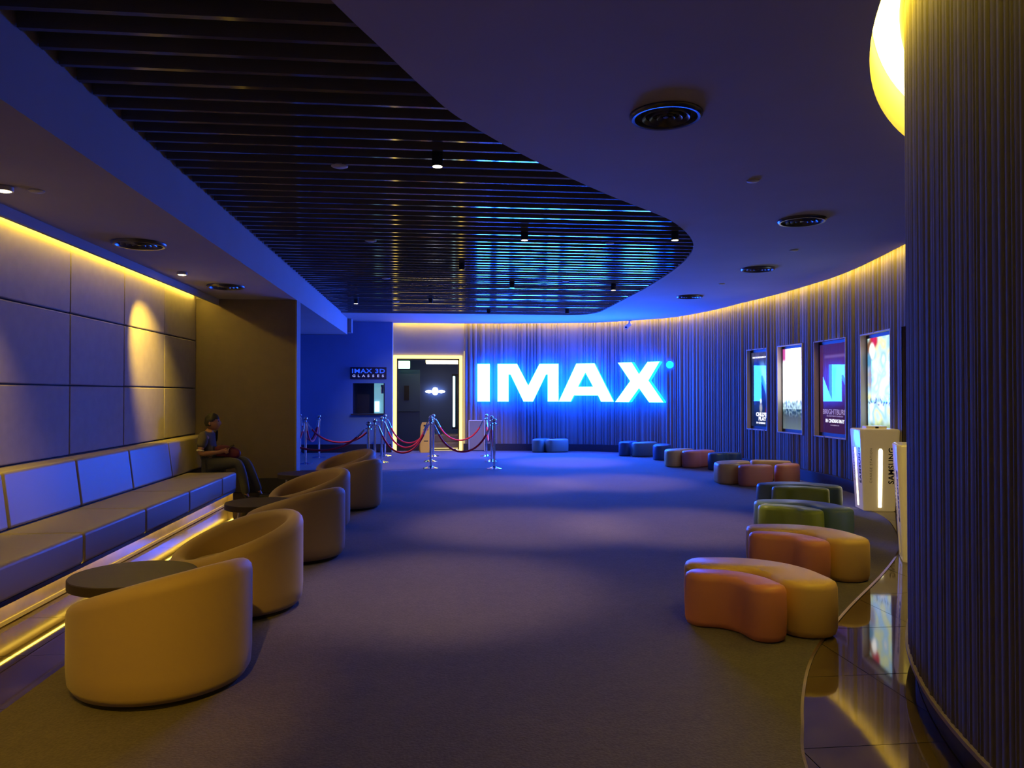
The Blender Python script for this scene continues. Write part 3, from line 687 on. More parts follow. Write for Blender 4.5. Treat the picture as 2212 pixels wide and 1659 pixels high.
def downlight(loc, lit, label, power=None, hang=.10, aim=None, cone=54):
    t = thing('spotlight', label, 'spotlight', loc, 0, 'small black ceiling spotlights')
    b = MB(); b.lathe([(.042,0),(.045,.02),(.045,.13+hang)], 20); b.lathe([(.008,.13+hang),(.008,.22+hang)], 8); hs = b.build('housing', M['dark_metal'], t, smooth=True)
    b = MB(); b.lathe([(0,-.001),(.038,-.001)], 20, caps=False); b.build('lens', M['lens'] if lit == 1 else M['lens_off'], hs)
    if lit:
        L = bpy.data.lights.new('spot', 'SPOT'); L.energy = power or SPOT_W; L.color = SPOT_C; L.spot_size = math.radians(cone); L.spot_blend = .75; L.shadow_soft_size = .035
        lo = bpy.data.objects.new('beam', L); COL.objects.link(lo); lo.parent = t; lo.location = (0,0,-.012)
        if aim:
            dv = Vector(aim)-Vector(loc); lo.rotation_euler = dv.to_track_quat('-Z','Y').to_euler()
    return t
ZS = 3.36
for (x, yy, lit, lab, pw) in [(.023,6.065,1,'lit black spotlight hanging under the ceiling slats nearest the viewer',230),(1.059,8.885,1,'lit spotlight under the middle of the slats over the open carpet',None),
    (2.827,8.704,1,'lit spotlight at the rounded right edge of the slatted ceiling',None),(3.123,13.04,1,'lit spotlight near the right edge of the slats before the sign',None),(-1.571,15.522,1,'lit spotlight at the far left corner of the slatted ceiling',None),
    (.402,11.114,0,'unlit dark spotlight hanging in the warm reflections of the slats',None),(1.325,12.931,2,'black spotlight with hidden lens hanging in the blue reflections of the slats',None),
    (-.076,15.29,2,'small dark spotlight under the far slats in front of the doorway',None),(1.226,17.103,2,'tiny dark spotlight by the far slat edge above the rope posts',None),(2.985,16.922,2,'tiny dark spotlight by the far slat edge above the letter M',None)]:
    AIM = {(-.076,15.29): (-.25, 20.2, .5), (1.226,17.103): (.9, 19.4, 0), (-1.571,15.522): (-1.0, 16.8, 0)}.get((x, yy))
    downlight((x, yy, ZS), lit, lab, pw, aim=AIM)
def wallspot(loc, aim, lab, pw, cone):
    t = thing('recessed_spotlight', lab, 'spotlight', loc, 0, 'tilted spotlights over the bench')
    b = MB(); b.lathe([(.06,0),(.06,.03),(.05,.03)], 20); b.build('bezel', M['disc'], t, smooth=True)
    b = MB(); b.lathe([(.0,-.008),(.03,-.006),(.046,.0)], 20, caps=False); b.build('lens', emis('warm lens', (18,12,5)), t)
    L = bpy.data.lights.new('spot', 'SPOT'); L.energy = pw; L.color = (1.0, .63, .04); L.spot_size = math.radians(cone); L.spot_blend = .9; L.shadow_soft_size = .03
    lo = bpy.data.objects.new('beam', L); COL.objects.link(lo); lo.parent = t; lo.location = (0,0,-.02)
    lo.rotation_euler = (Vector(aim)-Vector(loc)).to_track_quat('-Z','Y').to_euler()
wallspot((-3.06, 9.6, 2.995), (-3.7, 10.2, 2.15), 'glowing recessed spotlight throwing the yellow scallop on the padded wall', 380, 60)
wallspot((-3.06, 5.75, 2.995), (-3.7, 6.2, 1.9), 'recessed spotlight over the bench at the far left edge of view', 190, 62)
for (x, yy, z, lab) in [(-.79,6.44,CE+.004,'pale round sensor disc on the nearest slats left of the lit spotlight'),(-.79,9.57,CE+.004,'pale sensor disc on the slats, second from the viewer'),(-.79,12.64,CE+.004,'pale sensor disc on the slats, third from the viewer'),(-.79,15.87,CE+.004,'pale sensor disc on the farthest left slats'),
    (2.21,9.42,CE+.004,'pale sensor disc on the slats near their rounded right edge'),(2.21,12.65,CE+.004,'pale sensor disc on the slats in the blue reflections'),
    (2.81,6.46,CE-.012,'small pale disc on the plain ceiling between the two nearest diffusers'),(4.71,9.55,CE-.012,'small pale disc on the plain ceiling between the second and third diffusers'),(4.92,12.62,CE-.012,'small pale disc on the plain ceiling close to the far diffuser'),(-2.886,5.84,LOW-.012,'small disc on the low ceiling above the bench at the left')]:
    b = MB(); r = .07 if z < CE+.01 and x == -.79 else .055
    b.lathe([(0,-.004),(r*.8,-.002),(r,.004),(r,.012)], 20, caps=False); o = b.build('sensor_disc', M['disc'], None, smooth=True, loc=(x, yy, z)); tag(o, lab, 'sensor', 'round ceiling sensor discs')

# unseen warm spots near and behind the viewpoint; rear pair added for bounce light
for i, (x, yy, pw, ax, ay) in enumerate([(-.6, .2, 520, -1.75, 3.9), (-2.9, 1.2, 14, -2.6, 3.4), (2.0, -2.2, 260, 1.9, -1.6), (-2.7, -1.6, 160, -2.9, -1.4)]):
    t = downlight((x, yy, (CE if x > -2 else LOW)-.15), 1, ['warm black spotlight on the main ceiling just behind the viewpoint', 'warm black spotlight under the low ceiling over the near bench end', 'unseen warm spotlight added far behind the viewpoint for bounce on ceiling and column', 'unseen warm spotlight added by the rear wall for bounce on the low ceiling'][i], pw, hang=.02, aim=(ax, ay, .3), cone=[34, 40, 75, 75][i])
    for c_ in t.children:
        if c_.type == 'LIGHT': c_.data.color = (1.0, .55, .02) if i < 2 else (1.0, .62, .14)

# ------------------------------------------------------------------ bench
t = thing('banquette', 'long built-in grey leather bench with high back along the padded wall', 'bench', (-3.3, 4, 0))
def bl(o): o.matrix_parent_inverse = Matrix.Translation((3.3, -4, 0)); return o
YE = 10.98
sy = [-3.8, -1.5, 0, 1.25, 2.5, 3.77, 5.04, 6.327, 7.627, 8.932, 10.27, YE]
for a, c in zip(sy, sy[1:]):
    b = MB(); b.box(-3.42, -2.75, a+.004, c-.004, .205, .45); bl(b.build('seat_cushion', M['bench'], t, bevel=.028, seg=4))
by_ = [-3.8, -1.2, .1, 1.4, 2.7, 3.95, 5.23, 6.51, 7.773, 9.054, 10.35, 12.2]
for a, c in zip(by_, by_[1:]):
    b = MB()
    b.add([(-3.68,a+.004,.455),(-3.40,a+.004,.455),(-3.46,a+.004,.915),(-3.68,a+.004,.915),(-3.68,c-.004,.455),(-3.40,c-.004,.455),(-3.46,c-.004,.915),(-3.68,c-.004,.915)],
          [(0,1,2,3),(7,6,5,4),(0,4,5,1),(1,5,6,2),(2,6,7,3),(3,7,4,0)]); bl(b.build('back_cushion', M['bench'], t, bevel=.026, seg=4))
b = MB(); b.box(-3.695, -2.87, -3.8, YE+.02, 0.01, .20); bl(b.build('plinth', M['stone'], t, bevel=.004))
b = MB(); b.box(-3.69, -3.42, -3.8, 12.2, .21, .45); bl(b.build('back_support', M['chair_base'], t))
b = MB(); b.box(-2.808, -2.786, -3.8, YE, .192, .202); bl(b.build('light_strip', M['led_u'], t))
b = MB(); b.box(-2.872, -2.855, -3.8, YE, .0, .028); bl(b.build('kick_trim', M['jamb'], t))
b = MB(); b.box(-2.766, -2.752, -3.8, YE, .180, .212); bl(b.build('strip_shield', M['dark_metal'], t))  # rail added to keep the glowing strip out of sight
b = MB(); b.box(-2.90, -2.80, YE, YE+.03, .005, .2); bl(b.build('end_panel', M['stone'], t))

# ------------------------------------------------------------------ tub armchairs and low tables
def tub_chair():
    t = empty('tub_armchair'); R = .455; TH = .12; N = 56; A = math.radians(180); K = 7
    b = MB(); ring = []
    for i in range(N+1):
        th = -A + 2*A*i/N; f = abs(th)/A      # th = 0 is the back (local +x); the seat opens to -x
        h = .400 + .270*(.5+.5*math.cos(PI*f))**.85
        endf = 1
        r0 = R; pr = [(R-.03, .035), (R-.006, .075), (R, .16), (R, h-.07)]
        for k in range(K+1):
            q = PI*k/K; pr.append((R-TH/2+TH/2*math.cos(q), h-.06+.06*math.sin(q)))
        pr += [(R-TH, .30), (R-TH, .06)]
        mid = R-TH/2; pr = [(mid+(r-mid)*(.25+.75*endf), z*(1 if z < .3 else (.94+.06*endf))) for r, z in pr]
        c, s = math.cos(th), math.sin(th); base = len(b.v)
        b.v += [(r*c, r*s, z) for r, z in pr]; ring.append(base); n = len(pr)
    for i in range(N):
        for k in range(n-1): b.face([ring[i]+k, ring[i+1]+k, ring[i+1]+k+1, ring[i]+k+1])
        b.face([ring[i]+n-1, ring[i+1]+n-1, ring[i+1], ring[i]])
    bmclose = True
    sh = b.build('shell', M['chair'], t, smooth=True)
    q = bmesh.new(); q.from_mesh(sh.data); bmesh.ops.remove_doubles(q, verts=q.verts, dist=1e-4); bmesh.ops.recalc_face_normals(q, faces=q.faces); q.to_mesh(sh.data); q.free()
    sh.data.polygons.foreach_set('use_smooth', [True]*len(sh.data.polygons)); sh.data.set_sharp_from_angle(angle=1.4)
    b = MB(); pts = []
    for i in range(48):
        a = 2*PI*i/48; c, s = math.cos(a), math.sin(a); r = R-TH-.004
        pts.append((r*c, r*s))
    prof_ = [(.94,.06),(1,.09),(1,.30),(.985,.33),(.94,.348),(.80,.355)]
    vs = [(x_*q, y_*q, z_) for q, z_ in prof_ for x_, y_ in pts]; n = len(pts)
    fs = [(i*n+k, i*n+(k+1)%n, (i+1)*n+(k+1)%n, (i+1)*n+k) for i in range(len(prof_)-1) for k in range(n)] + [tuple(range(n)), tuple((len(prof_)-1)*n+k for k in range(n))]
    b.add(vs, fs); b.build('seat_cushion', M['chair'], t, smooth=True)
    b = MB(); b.lathe([(R-.06, .004), (R-.045, .05)], 48); b.build('base_ring', M['chair_base'], t, smooth=True)
    return t
chairs = [((-1.45, 4.27), -32, 'tan tub armchair nearest the viewer, its broad rounded outside facing us'),
          ((-1.41, 5.68), 30, 'brown tub armchair behind the nearest one, its seat hollow turned towards us'),
          ((-1.30, 7.38), -28, 'taupe tub armchair third from the viewer, smooth curved back towards us'),
          ((-1.42, 8.92), 30, 'dark tub armchair fourth from the viewer, beside the second low table'),
          ((-1.16, 10.50), -28, 'purple shadowed tub armchair fifth from the viewer, in front of the farthest one'),
          ((-1.37, 12.05), 32, 'farthest tub armchair, its inner back catching a warm glow beside the rope posts')]
proto = tub_chair()
for i, ((x, yy), rz, lab) in enumerate(chairs):
    o = proto if i == 0 else copy_tree(proto)
    o.location = (x, yy, .004); o.rotation_euler = (0, 0, math.radians(rz)); tag(o, lab, 'armchair', 'tub armchairs facing the bench')
def low_table():
    t = empty('coffee_table'); b = MB()
    b.lathe([(.36,.358),(.37,.363),(.37,.415),(.365,.42)], 48); tt = b.build('tabletop', M['table'], t, smooth=.6)
    for k in range(4):
        a = PI/4+k*PI/2; b = MB(); c, s = math.cos(a), math.sin(a)
        b.tube([(c*.24,s*.24,.357),(c*.265,s*.265,.2),(c*.29,s*.29,.003)], [.013,.012,.010], 10); b.build('leg', M['chrome_r'], t, smooth=True)
    b = MB(); b.lathe([(.27,.345),(.27,.357)], 24); b.build('leg_plate', M['dark_metal'], tt)
    return t
proto = low_table()
for i, ((x, yy), rz, lab) in enumerate([((-1.87, 4.99), 10, 'round dark low table between the two nearest tub armchairs'), ((-1.78, 8.14), 35, 'round dark low table near the seated man\'s feet, middle of the three'), ((-1.83, 11.03), 60, 'farthest round dark low table, at the foot of the brown alcove wall')]):
    o = proto if i == 0 else copy_tree(proto)
    o.location = (x, yy, .004); o.rotation_euler = (0,0,math.radians(rz)); tag(o, lab, 'table', 'round low tables by the armchairs')

# ------------------------------------------------------------------ crescent ottomans
def crescent(name, centre, pts3, hw, mat_, lab, cat='ottoman', h=.345, group='crescent ottomans', taper=.0):
    # pts3: three points (start, middle, end) of the centre line
    P = [Vector(p) for p in pts3]; c0 = Vector(centre)
    line = cr([P[0], (P[0]*.375+P[1]*.75-P[2]*.125), P[1], (P[2]*.375+P[1]*.75-P[0]*.125), P[2]], 5)
    Pth = Path(line); n = 22; L_ = []; R_ = []
    for i in range(n+1):
        d = Pth.L*i/n; t_ = i/n; w_ = hw*(1-taper*(2*t_-1)**2); L_.append(Pth.off(d, w_)); R_.append(Pth.off(d, -w_))
    def cap(p, tdir, w_):
        nn = Vector((tdir.y, -tdir.x)); o = []
        for k in range(1, 12):
            a = PI*k/12; o.append(p + nn*math.cos(a)*w_ + tdir*math.sin(a)*w_*.92)
        return o
    out = L_ + cap(Pth.p[-1], Pth.tan(Pth.L), hw*(1-taper)) + R_[::-1] + [q for q in cap(Pth.p[0], -Pth.tan(0), hw*(1-taper))]
    out = [q-c0 for q in out]
    n = len(out); cen = sum(out, Vector((0,0)))/n
    nrm = []
    for i in range(n):
        t_ = (out[(i+1)%n]-out[i-1]).normalized(); nrm.append(Vector((t_.y, -t_.x)))
    area = sum(out[i].x*out[(i+1)%n].y-out[(i+1)%n].x*out[i].y for i in range(n))
    if area < 0: nrm = [-v for v in nrm]
    b = MB(); rings = [(-.03, .0), (-.010, .012), (0, .045), (.004, h*.5), (0, h-.04), (-.010, h-.014), (-.034, h)]
    for ins, z in rings:
        for p, q in zip(out, nrm): b.v.append((p.x+q.x*ins, p.y+q.y*ins, z))
    for i in range(len(rings)-1):
        for k in range(n): b.face([i*n+k, i*n+(k+1)%n, (i+1)*n+(k+1)%n, (i+1)*n+k])
    for ri in (0, len(rings)-1):
        lp = [Vector((*b.v[ri*n+k][:2], 0)) for k in range(n)]
        for t_ in tessellate_polygon([lp]): b.face([ri*n+i for i in t_])
    o = b.build(name, mat_, None, smooth=True, loc=(c0.x, c0.y, .004)); o.data.set_sharp_from_angle(angle=1.2)
    return tag(o, lab, cat, group)
def xf(pts, rot, frm, to):
    c, s = math.cos(math.radians(rot)), math.sin(math.radians(rot)); o = []
    for p in pts:
        d = Vector(p)-Vector(frm); o.append((to[0]+d.x*c-d.y*s, to[1]+d.x*s+d.y*c))
    return o
BIG = [(1.95,5.26),(2.31,5.13),(2.41,4.72)]; SMALL = [(1.80,4.98),(2.005,4.86),(2.085,4.62)]; C0 = (2.14, 4.94)
def pair(rot, to, mb, ms, lb, ls, hw1=.185, hw2=.125):
    crescent('crescent_ottoman', to, xf(BIG, rot, C0, to), hw1, mb, lb); crescent('crescent_ottoman', to, xf(SMALL, rot, C0, to), hw2, ms, ls)
pair(0, C0, M['ot_yellow'], M['ot_pink'], 'large mustard crescent ottoman nearest the viewer at the marble edge', 'salmon orange crescent ottoman nested in front of the nearest mustard one')
pair(-1, (3.16, 6.27), M['ot_yellow'], M['ot_pink'], 'mustard crescent ottoman in the second group, behind the nearest group', 'dull salmon crescent ottoman nested in the second mustard one')
pair(2, (3.93, 7.84), M['ot_teal'], M['ot_green'], 'dark teal crescent ottoman with its right end free, behind the second mustard one', 'lime green crescent ottoman with a bright lit top edge')
pair(28, (4.77, 9.52), M['ot_teal'], M['ot_green'], 'teal crescent ottoman farther back, wrapping behind a small green one', 'olive green crescent ottoman set in the middle of the farther teal one')
crescent('crescent_ottoman', (5.1,12.8), [(5.03,12.60),(5.12,12.92),(5.42,13.08)], .20, M['ot_yellow'], 'tan crescent ottoman with rounded left end, beside the pink block in the curved wall group')
crescent('crescent_ottoman', (5.6,12.4), [(5.22,12.26),(5.38,12.24),(5.50,12.30)], .165, M['ot_pink'], 'dusky pink ottoman with a flat front, middle of the group under the first poster')
crescent('crescent_ottoman', (6.0,12.2), [(5.86,12.28),(5.98,12.36),(6.08,12.48)], .15, M['ot_orange'], 'orange pink ottoman at the right end of the group under the first poster')
crescent('crescent_ottoman', (6.0,12.9), [(5.80,13.18),(6.02,13.12),(6.20,12.98)], .14, M['ot_yellow'], 'tan ottoman at the back right of the group under the first poster')
crescent('crescent_ottoman', (5.1,15.8), [(5.03,15.62),(5.15,15.95),(5.45,16.05)], .17, M['ot_yellow'], 'pale ottoman segment with a blue rim at the left of the round mauve group')
crescent('crescent_ottoman', (5.5,15.5), [(5.34,15.42),(5.52,15.56),(5.74,15.62)], .19, M['ot_pink'], 'mauve pink ottoman with a flat front in the round group before the blue wall')
crescent('crescent_ottoman', (2.8,19.9), [(2.72,19.82),(2.80,20.02),(2.94,20.12)], .16, M['ot_teal'], 'blue left segment of the lone low ottoman under the letter M')
crescent('crescent_ottoman', (3.2,19.9), [(3.07,19.80),(3.22,19.84),(3.38,19.92)], .17, M['ot_grey'], 'grey green right segment of the lone low ottoman under the letter M')
crescent('crescent_ottoman', (4.8,18.4), [(4.70,18.45),(4.79,18.65),(4.97,18.80)], .15, M['ot_navy'], 'blue left segment of the ottoman pair under the letter X')
crescent('crescent_ottoman', (5.2,18.4), [(4.98,18.22),(5.18,18.32),(5.36,18.48)], .17, M['ot_teal'], 'blue right segment of the ottoman pair under the letter X')
crescent('crescent_ottoman', (5.4,17.5), [(5.26,17.22),(5.30,17.42),(5.42,17.62)], .18, M['ot_navy'], 'rounded dark blue ottoman between the pair under the X and the mauve group')
crescent('crescent_ottoman', (5.9,14.9), [(5.66,14.85),(5.86,15.0),(6.08,14.94)], .16, M['ot_navy'], 'dark navy ottoman half hidden behind the tan curved wall group')

# ------------------------------------------------------------------ rope posts and ropes
def rope_post():
    t = empty('rope_post'); b = MB()
    b.lathe([(.0,.012),(.16,.0),(.16,.008),(.12,.02),(.05,.035),(.035,.05)], 32, caps=False); b.build('base', M['chrome'], t, smooth=True)
    b = MB(); b.lathe([(.025,.04),(.025,.90)], 20); b.build('pole', M['chrome'], t, smooth=True)
    b = MB(); b.lathe([(.025,.895),(.045,.90),(.045,.925),(.025,.93),(.018,.955),(.028,.965)], 20, caps=False)
    for k in range(4):
        a = k*PI/2+.4; c, s = math.cos(a), math.sin(a); b.tube([(c*.04,s*.04,.912),(c*.066,s*.066,.918),(c*.07,s*.07,.895)], .006, 6)
    b.build('collar', M['chrome'], t, smooth=True)
    b = MB(); b.lathe([(.0,.955),(.022,.962),(.042,.98),(.045,1.0),(.038,1.022),(.02,1.035),(0,1.038)], 24, caps=False); b.build('ball_finial', M['chrome'], t, smooth=True)
    return t
POST = {'A':(-.07,15.80),'B':(-.08,17.40),'C':(-.02,18.80),'D':(1.23,15.57),'E':(1.30,17.27),'F':(1.28,18.68),'G':(-2.80,17.0),'H':(-2.76,18.69),'I':(-3.40,19.85),'J':(-1.19,14.0),'K':(-1.19,15.5),'L':(-1.17,17.2),'M':(-1.21,19.0),'N':(-3.05,14.6)}
PL = {'A':'chrome rope post nearest the viewer in the middle row before the doorway','B':'middle chrome rope post of the centre row, hidden behind the nearest one','C':'farthest chrome rope post of the centre row beside the yellow caution board',
 'D':'front chrome rope post of the right row','E':'middle chrome rope post of the right row','F':'rear chrome rope post of the right row near the leaning board','G':'front chrome rope post at the left, seen past the brown alcove wall',
 'H':'rear chrome rope post at the left, second from the wall edge','I':'farthest left chrome rope post by the blue back wall','J':'chrome rope post standing behind the farthest armchair, leftmost of its four','K':'bright headed chrome rope post second in the row left of the doorway',
 'L':'chrome rope post third in the row left of the doorway','M':'chrome rope post closest to the left door surround','N':'chrome rope post hidden behind the alcove wall end'}
proto = rope_post()
for i, k in enumerate('ABCDEFGHIJKLMN'):
    if k == 'N': continue
    o = proto if i == 0 else copy_tree(proto)
    o.location = (*POST[k], .004); o.rotation_euler = (0,0,i*.4); tag(o, PL[k], 'rope post', 'chrome rope posts')
o = copy_tree(proto); o.location = (*POST['N'], .004); tag(o, PL['N'], 'rope post', 'chrome rope posts')
def rope(a, c, low, lab):
    A, B = Vector((*POST[a], .90)), Vector((*POST[c], .90)); d = (B-A).normalized(); A = A+d*.075; B = B-d*.075; N = 26
    t = thing('velvet_rope', lab, 'rope', ((A+B)/2)[:], 0, 'red velvet ropes'); o0 = (A+B)/2; pts = []
    for i in range(N+1):
        u = i/N; p = A.lerp(B, u); ca = (math.cosh(2.2*(2*u-1))-math.cosh(2.2))/(1-math.cosh(2.2)); p.z = .90-(.90-low)*ca; pts.append(p-o0)
    b = MB(); b.tube(pts[2:-2], .0205, 10); rp = b.build('rope', M['rope'], t, smooth=True)
    for e in (pts[:3], pts[-3:]):
        b = MB(); b.tube(e, [.012,.022,.024] if e is not pts[-3:] and e[0] == pts[0] else [.024,.022,.012], 10); b.build('end_ferrule', M['chrome'], rp, smooth=True)
rope('K','A',.34,'bright red rope sagging lowest between the centre and left rows'); rope('L','B',.33,'red rope second back between the left and centre rows'); rope('M','C',.33,'dark red rope farthest back between the left row and centre row')
rope('A','D',.35,'front red rope sagging between the centre and right rows'); rope('C','F',.40,'rear red rope between the centre and right rows')
rope('F','E',.42,'short pink lit rope hanging between the rear and middle right posts'); rope('E','D',.42,'short pink lit rope hanging between the middle and front right posts')
rope('G','K',.52,'dark red rope from the front left post to the row before the doorway'); rope('J','N',.50,'dark red rope running left behind the armchairs to the alcove wall end')
rope('G','H',.45,'short dark red rope between the two left rope posts'); rope('H','I',.40,'dark red rope between the rear left post and the farthest left post'); rope('G','N',.40,'dark red rope disappearing behind the brown alcove wall')

# ------------------------------------------------------------------ charging stations
def station(loc, rz, lab, lit):
    t = thing('charging_station', lab, 'charging station', loc, rz, 'white tapered charging stations')
    H_ = 1.08; a, c = .20, .25
    b = MB()
    def ring(s, z, ch): return [(-s+ch,-s,z),(s-ch,-s,z),(s,-s+ch,z),(s,s-ch,z),(s-ch,s,z),(-s+ch,s,z),(-s,s-ch,z),(-s,-s+ch,z)]
    rs = [ring(a,.0,.02), ring(a*1.0,.03,.02), ring(c,H_-.02,.03), ring(c-.01,H_,.03)]; b.v = [v for r in rs for v in r]
    for i in range(3):
        for k in range(8): b.face([i*8+k, i*8+(k+1)%8, (i+1)*8+(k+1)%8, (i+1)*8+k])
    b.face(range(8)); b.face([24+k for k in range(8)]); b.build('body', M['white_glow_pl'], t, bevel=.012, seg=3)
    b = MB(); b.box(-.13, .13, -.10, .10, H_, H_+.035); tr = b.build('charging_tray', M['white_glow_pl'], t, bevel=.01)
    b = MB(); b.box(-.02, .02, -.108, -.10, H_+.006, H_+.028); b.build('socket', M['ink'], tr)
    sl = (c-a)/H_; tl = math.atan(sl)
    for face in range(2):
        R_ = Matrix.Rotation(-PI/2*face, 4, 'Z')   # front, then left
        f = lambda x_, z_, o: R_ @ Vector((x_, -(a+sl*z_)-o, z_))
        b = MB(); lb = []
        xs = .0 if face == 0 else -.03
        outl = [(xs-.018,.05),(xs+.018,.05),(xs+.024,.3),(xs+.026,.80),(xs+.012,.825),(xs-.012,.825),(xs-.024,.80),(xs-.022,.3)]
        b.v = [tuple(f(x_, z_, .003)) for x_, z_ in outl]+[tuple(f(x_, z_, -.005)) for x_, z_ in outl]; n = 8
        b.face(range(n)); 
        for i in range(n): b.face([i, (i+1)%n, n+(i+1)%n, n+i])
        b.build('light_bar', M['led_st'] if lit else M['white_glow_pl'], t)
        up = (R_ @ Vector((0, -math.sin(tl), math.cos(tl)))); nr = (R_ @ Vector((0, -math.cos(tl), -math.sin(tl)))); rt = (R_ @ Vector((1,0,0)))
        text('lettering', 'SAMSUNG', .10, M['ink'], t, basis(up, -rt, nr, f(.140, .60, .002)), bold=.002, sx=.98, spacing=1.10, extrude=.001)
        text('lettering', 'CHARGE STATION', .042, M['ink_g'], t, basis(up, -rt, nr, f(-.115, .60, .002)), sx=1.1, spacing=1.25, extrude=.001)
    return t
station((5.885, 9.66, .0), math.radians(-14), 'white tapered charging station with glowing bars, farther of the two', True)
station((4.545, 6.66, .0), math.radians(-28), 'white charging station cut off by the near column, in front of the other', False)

# ------------------------------------------------------------------ seated man
def skin_mesh(name, joints, edges, mat_, parent, sub=2, root=0):
    me = bpy.data.meshes.new(name); me.from_pydata([j[0] for j in joints], edges, []); o = bpy.data.objects.new(name, me); COL.objects.link(o)
    md = o.modifiers.new('s', 'SKIN'); md.use_smooth_shade = True
    for i, j in enumerate(joints):
        r = j[1]; me.skin_vertices[0].data[i].radius = (r, r) if not isinstance(r, tuple) else r
        me.skin_vertices[0].data[i].use_root = (i == root)
    s2 = o.modifiers.new('u', 'SUBSURF'); s2.levels = sub; s2.render_levels = sub
    bpy.context.view_layer.update()
    m2 = bpy.data.meshes.new_from_object(o.evaluated_get(bpy.context.evaluated_depsgraph_get())); bpy.data.objects.remove(o)
    m2.name = name; m2.materials.clear(); m2.materials.append(mat_); m2.polygons.foreach_set('use_smooth', [True]*len(m2.polygons))
    q = bpy.data.objects.new(name, m2); COL.objects.link(q)
    if parent: q.parent = parent
    return q
MAN = thing('person', 'seated man in dark polo and vest, head bowed over a phone on the bench', 'person', (-3.18, 11.28, .455))
# local frame: x = the way he faces, y = his left side, z up from the seat
J = {'pel':(0,0,.10),'bel':(-.035,0,.24),'che':(-.055,0,.40),'nek':(-.035,0,.535),'hd0':(-.01,0,.60),'hd1':(.005,0,.685),
 'sR':(-.05,-.17,.49),'eR':(-.09,-.24,.245),'wR':(.15,-.17,.265),'pR':(.20,-.13,.275),'sL':(-.05,.17,.49),'eL':(-.06,.24,.25),'wL':(.15,.08,.255),'pL':(.20,.05,.262),
 'hR':(.04,-.09,.085),'kR':(.42,-.13,.105),'aR':(.53,-.15,-.36),'tR':(.575,-.15,-.40),'hL':(.04,.09,.085),'kL':(.46,.13,.11),'aL':(.64,.17,-.36),'tL':(.685,.175,-.40)}
def chainj(lst): return [(J[k], r) for k, r in lst]
names = [('pel',(.13,.11)),('bel',(.125,.10)),('che',(.14,.10)),('nek',.055),('hd0',.055),('sR',.058),('eR',.042),('wR',.028),('pR',(.036,.02)),('sL',.058),('eL',.042),('wL',.028),('pL',(.036,.02)),
 ('hR',.085),('kR',.06),('aR',.030),('tR',.014),('hL',.085),('kL',.06),('aL',.030),('tL',.014)]
ix = {k: i for i, (k, r) in enumerate(names)}
E = [('pel','bel'),('bel','che'),('che','nek'),('nek','hd0'),('che','sR'),('sR','eR'),('eR','wR'),('wR','pR'),('che','sL'),('sL','eL'),('eL','wL'),('wL','pL'),('pel','hR'),('hR','kR'),('kR','aR'),('aR','tR'),('pel','hL'),('hL','kL'),('kL','aL'),('aL','tL')]
jn = chainj(names); ed = [(ix[a], ix[c]) for a, c in E]
# fingers and thumbs of both hands curl round the phone
for side, yy, sg_ in (('pR', -.13, 1), ('pL', .05, -1)):
    p = Vector(J[side])
    for k in range(4):
        i0 = len(jn); off = (k-1.5)*.017
        a = p+Vector((.035, off*.4+.012*sg_, -.004+off)); c = a+Vector((.028, .012*sg_, .004)); e = c+Vector((-.004+.003*k, .022*sg_, .010))
        jn += [(tuple(a), .0085), (tuple(c), .008), (tuple(e), .007)]; ed += [(ix[side], i0), (i0, i0+1), (i0+1, i0+2)]
    i0 = len(jn); a = p+Vector((.01, .012*sg_, .026)); c = a+Vector((.03, .018*sg_, .014)); jn += [(tuple(a), .010), (tuple(c), .008)]; ed += [(ix[side], i0), (i0, i0+1)]
body = skin_mesh('body', jn, ed, M['skin'], None, 2)
# head sculpted as a lathe-like ellipsoid with brow, nose, chin and ears, joined into the body
bm = bmesh.new(); bm.from_mesh(body.data)
hb = bmesh.new(); bmesh.ops.create_uvsphere(hb, u_segments=28, v_segments=20, radius=1)
for v in hb.verts:
    x, y_, z = v.co
    X = x*.098 + (.0 if x < 0 else .004); Y_ = y_*.076; Z = z*.118
    if z < -.1: Y_ *= 1-.30*(-z-.1); X += .018*(-z) if x > 0 else .03*(-z)*.9
    if x > .8 and abs(y_) < .22 and -.35 < z < .18: X += .028*(1-abs(y_)/.22)*(1-abs(z+.12)/.3 if abs(z+.12) < .3 else 0)
    if x > .75 and .05 < z < .22 and .15 < abs(y_) < .5: X -= .008
    if x > .7 and -.62 < z < -.48: X += .004
    v.co = (X+.015, Y_, Z+.685)
mh = bpy.data.meshes.new('h'); hb.to_mesh(mh); bm.from_mesh(mh)
for s in (-1, 1):
    eb = bmesh.new(); bmesh.ops.create_uvsphere(eb, u_segments=10, v_segments=8, radius=1)
    for v in eb.verts: v.co = (v.co.x*.018+.0, v.co.y*.009+s*.078, v.co.z*.032+.675)
    me_ = bpy.data.meshes.new('e'); eb.to_mesh(me_); bm.from_mesh(me_); eb.free()
bm.to_mesh(body.data); bm.free(); hb.free(); body.data.polygons.foreach_set('use_smooth', [True]*len(body.data.polygons)); body.parent = MAN
b = MB()
for s in (-1, 1): b.lathe([(0,-.008),(.006,-.005),(.008,0),(.006,.005),(0,.008)], 8, c=(.108, s*.028, .70), caps=False)
b.build('eyes', M['ink'], MAN, smooth=True)
b = MB(); b.box(.104, .112, -.02, .02, .626, .631); b.build('mouth', mat('lips', (.3,.1,.08), .5), MAN, bevel=.002)
hb = bmesh.new(); bmesh.ops.create_uvsphere(hb, u_segments=32, v_segments=22, radius=1); kill = []
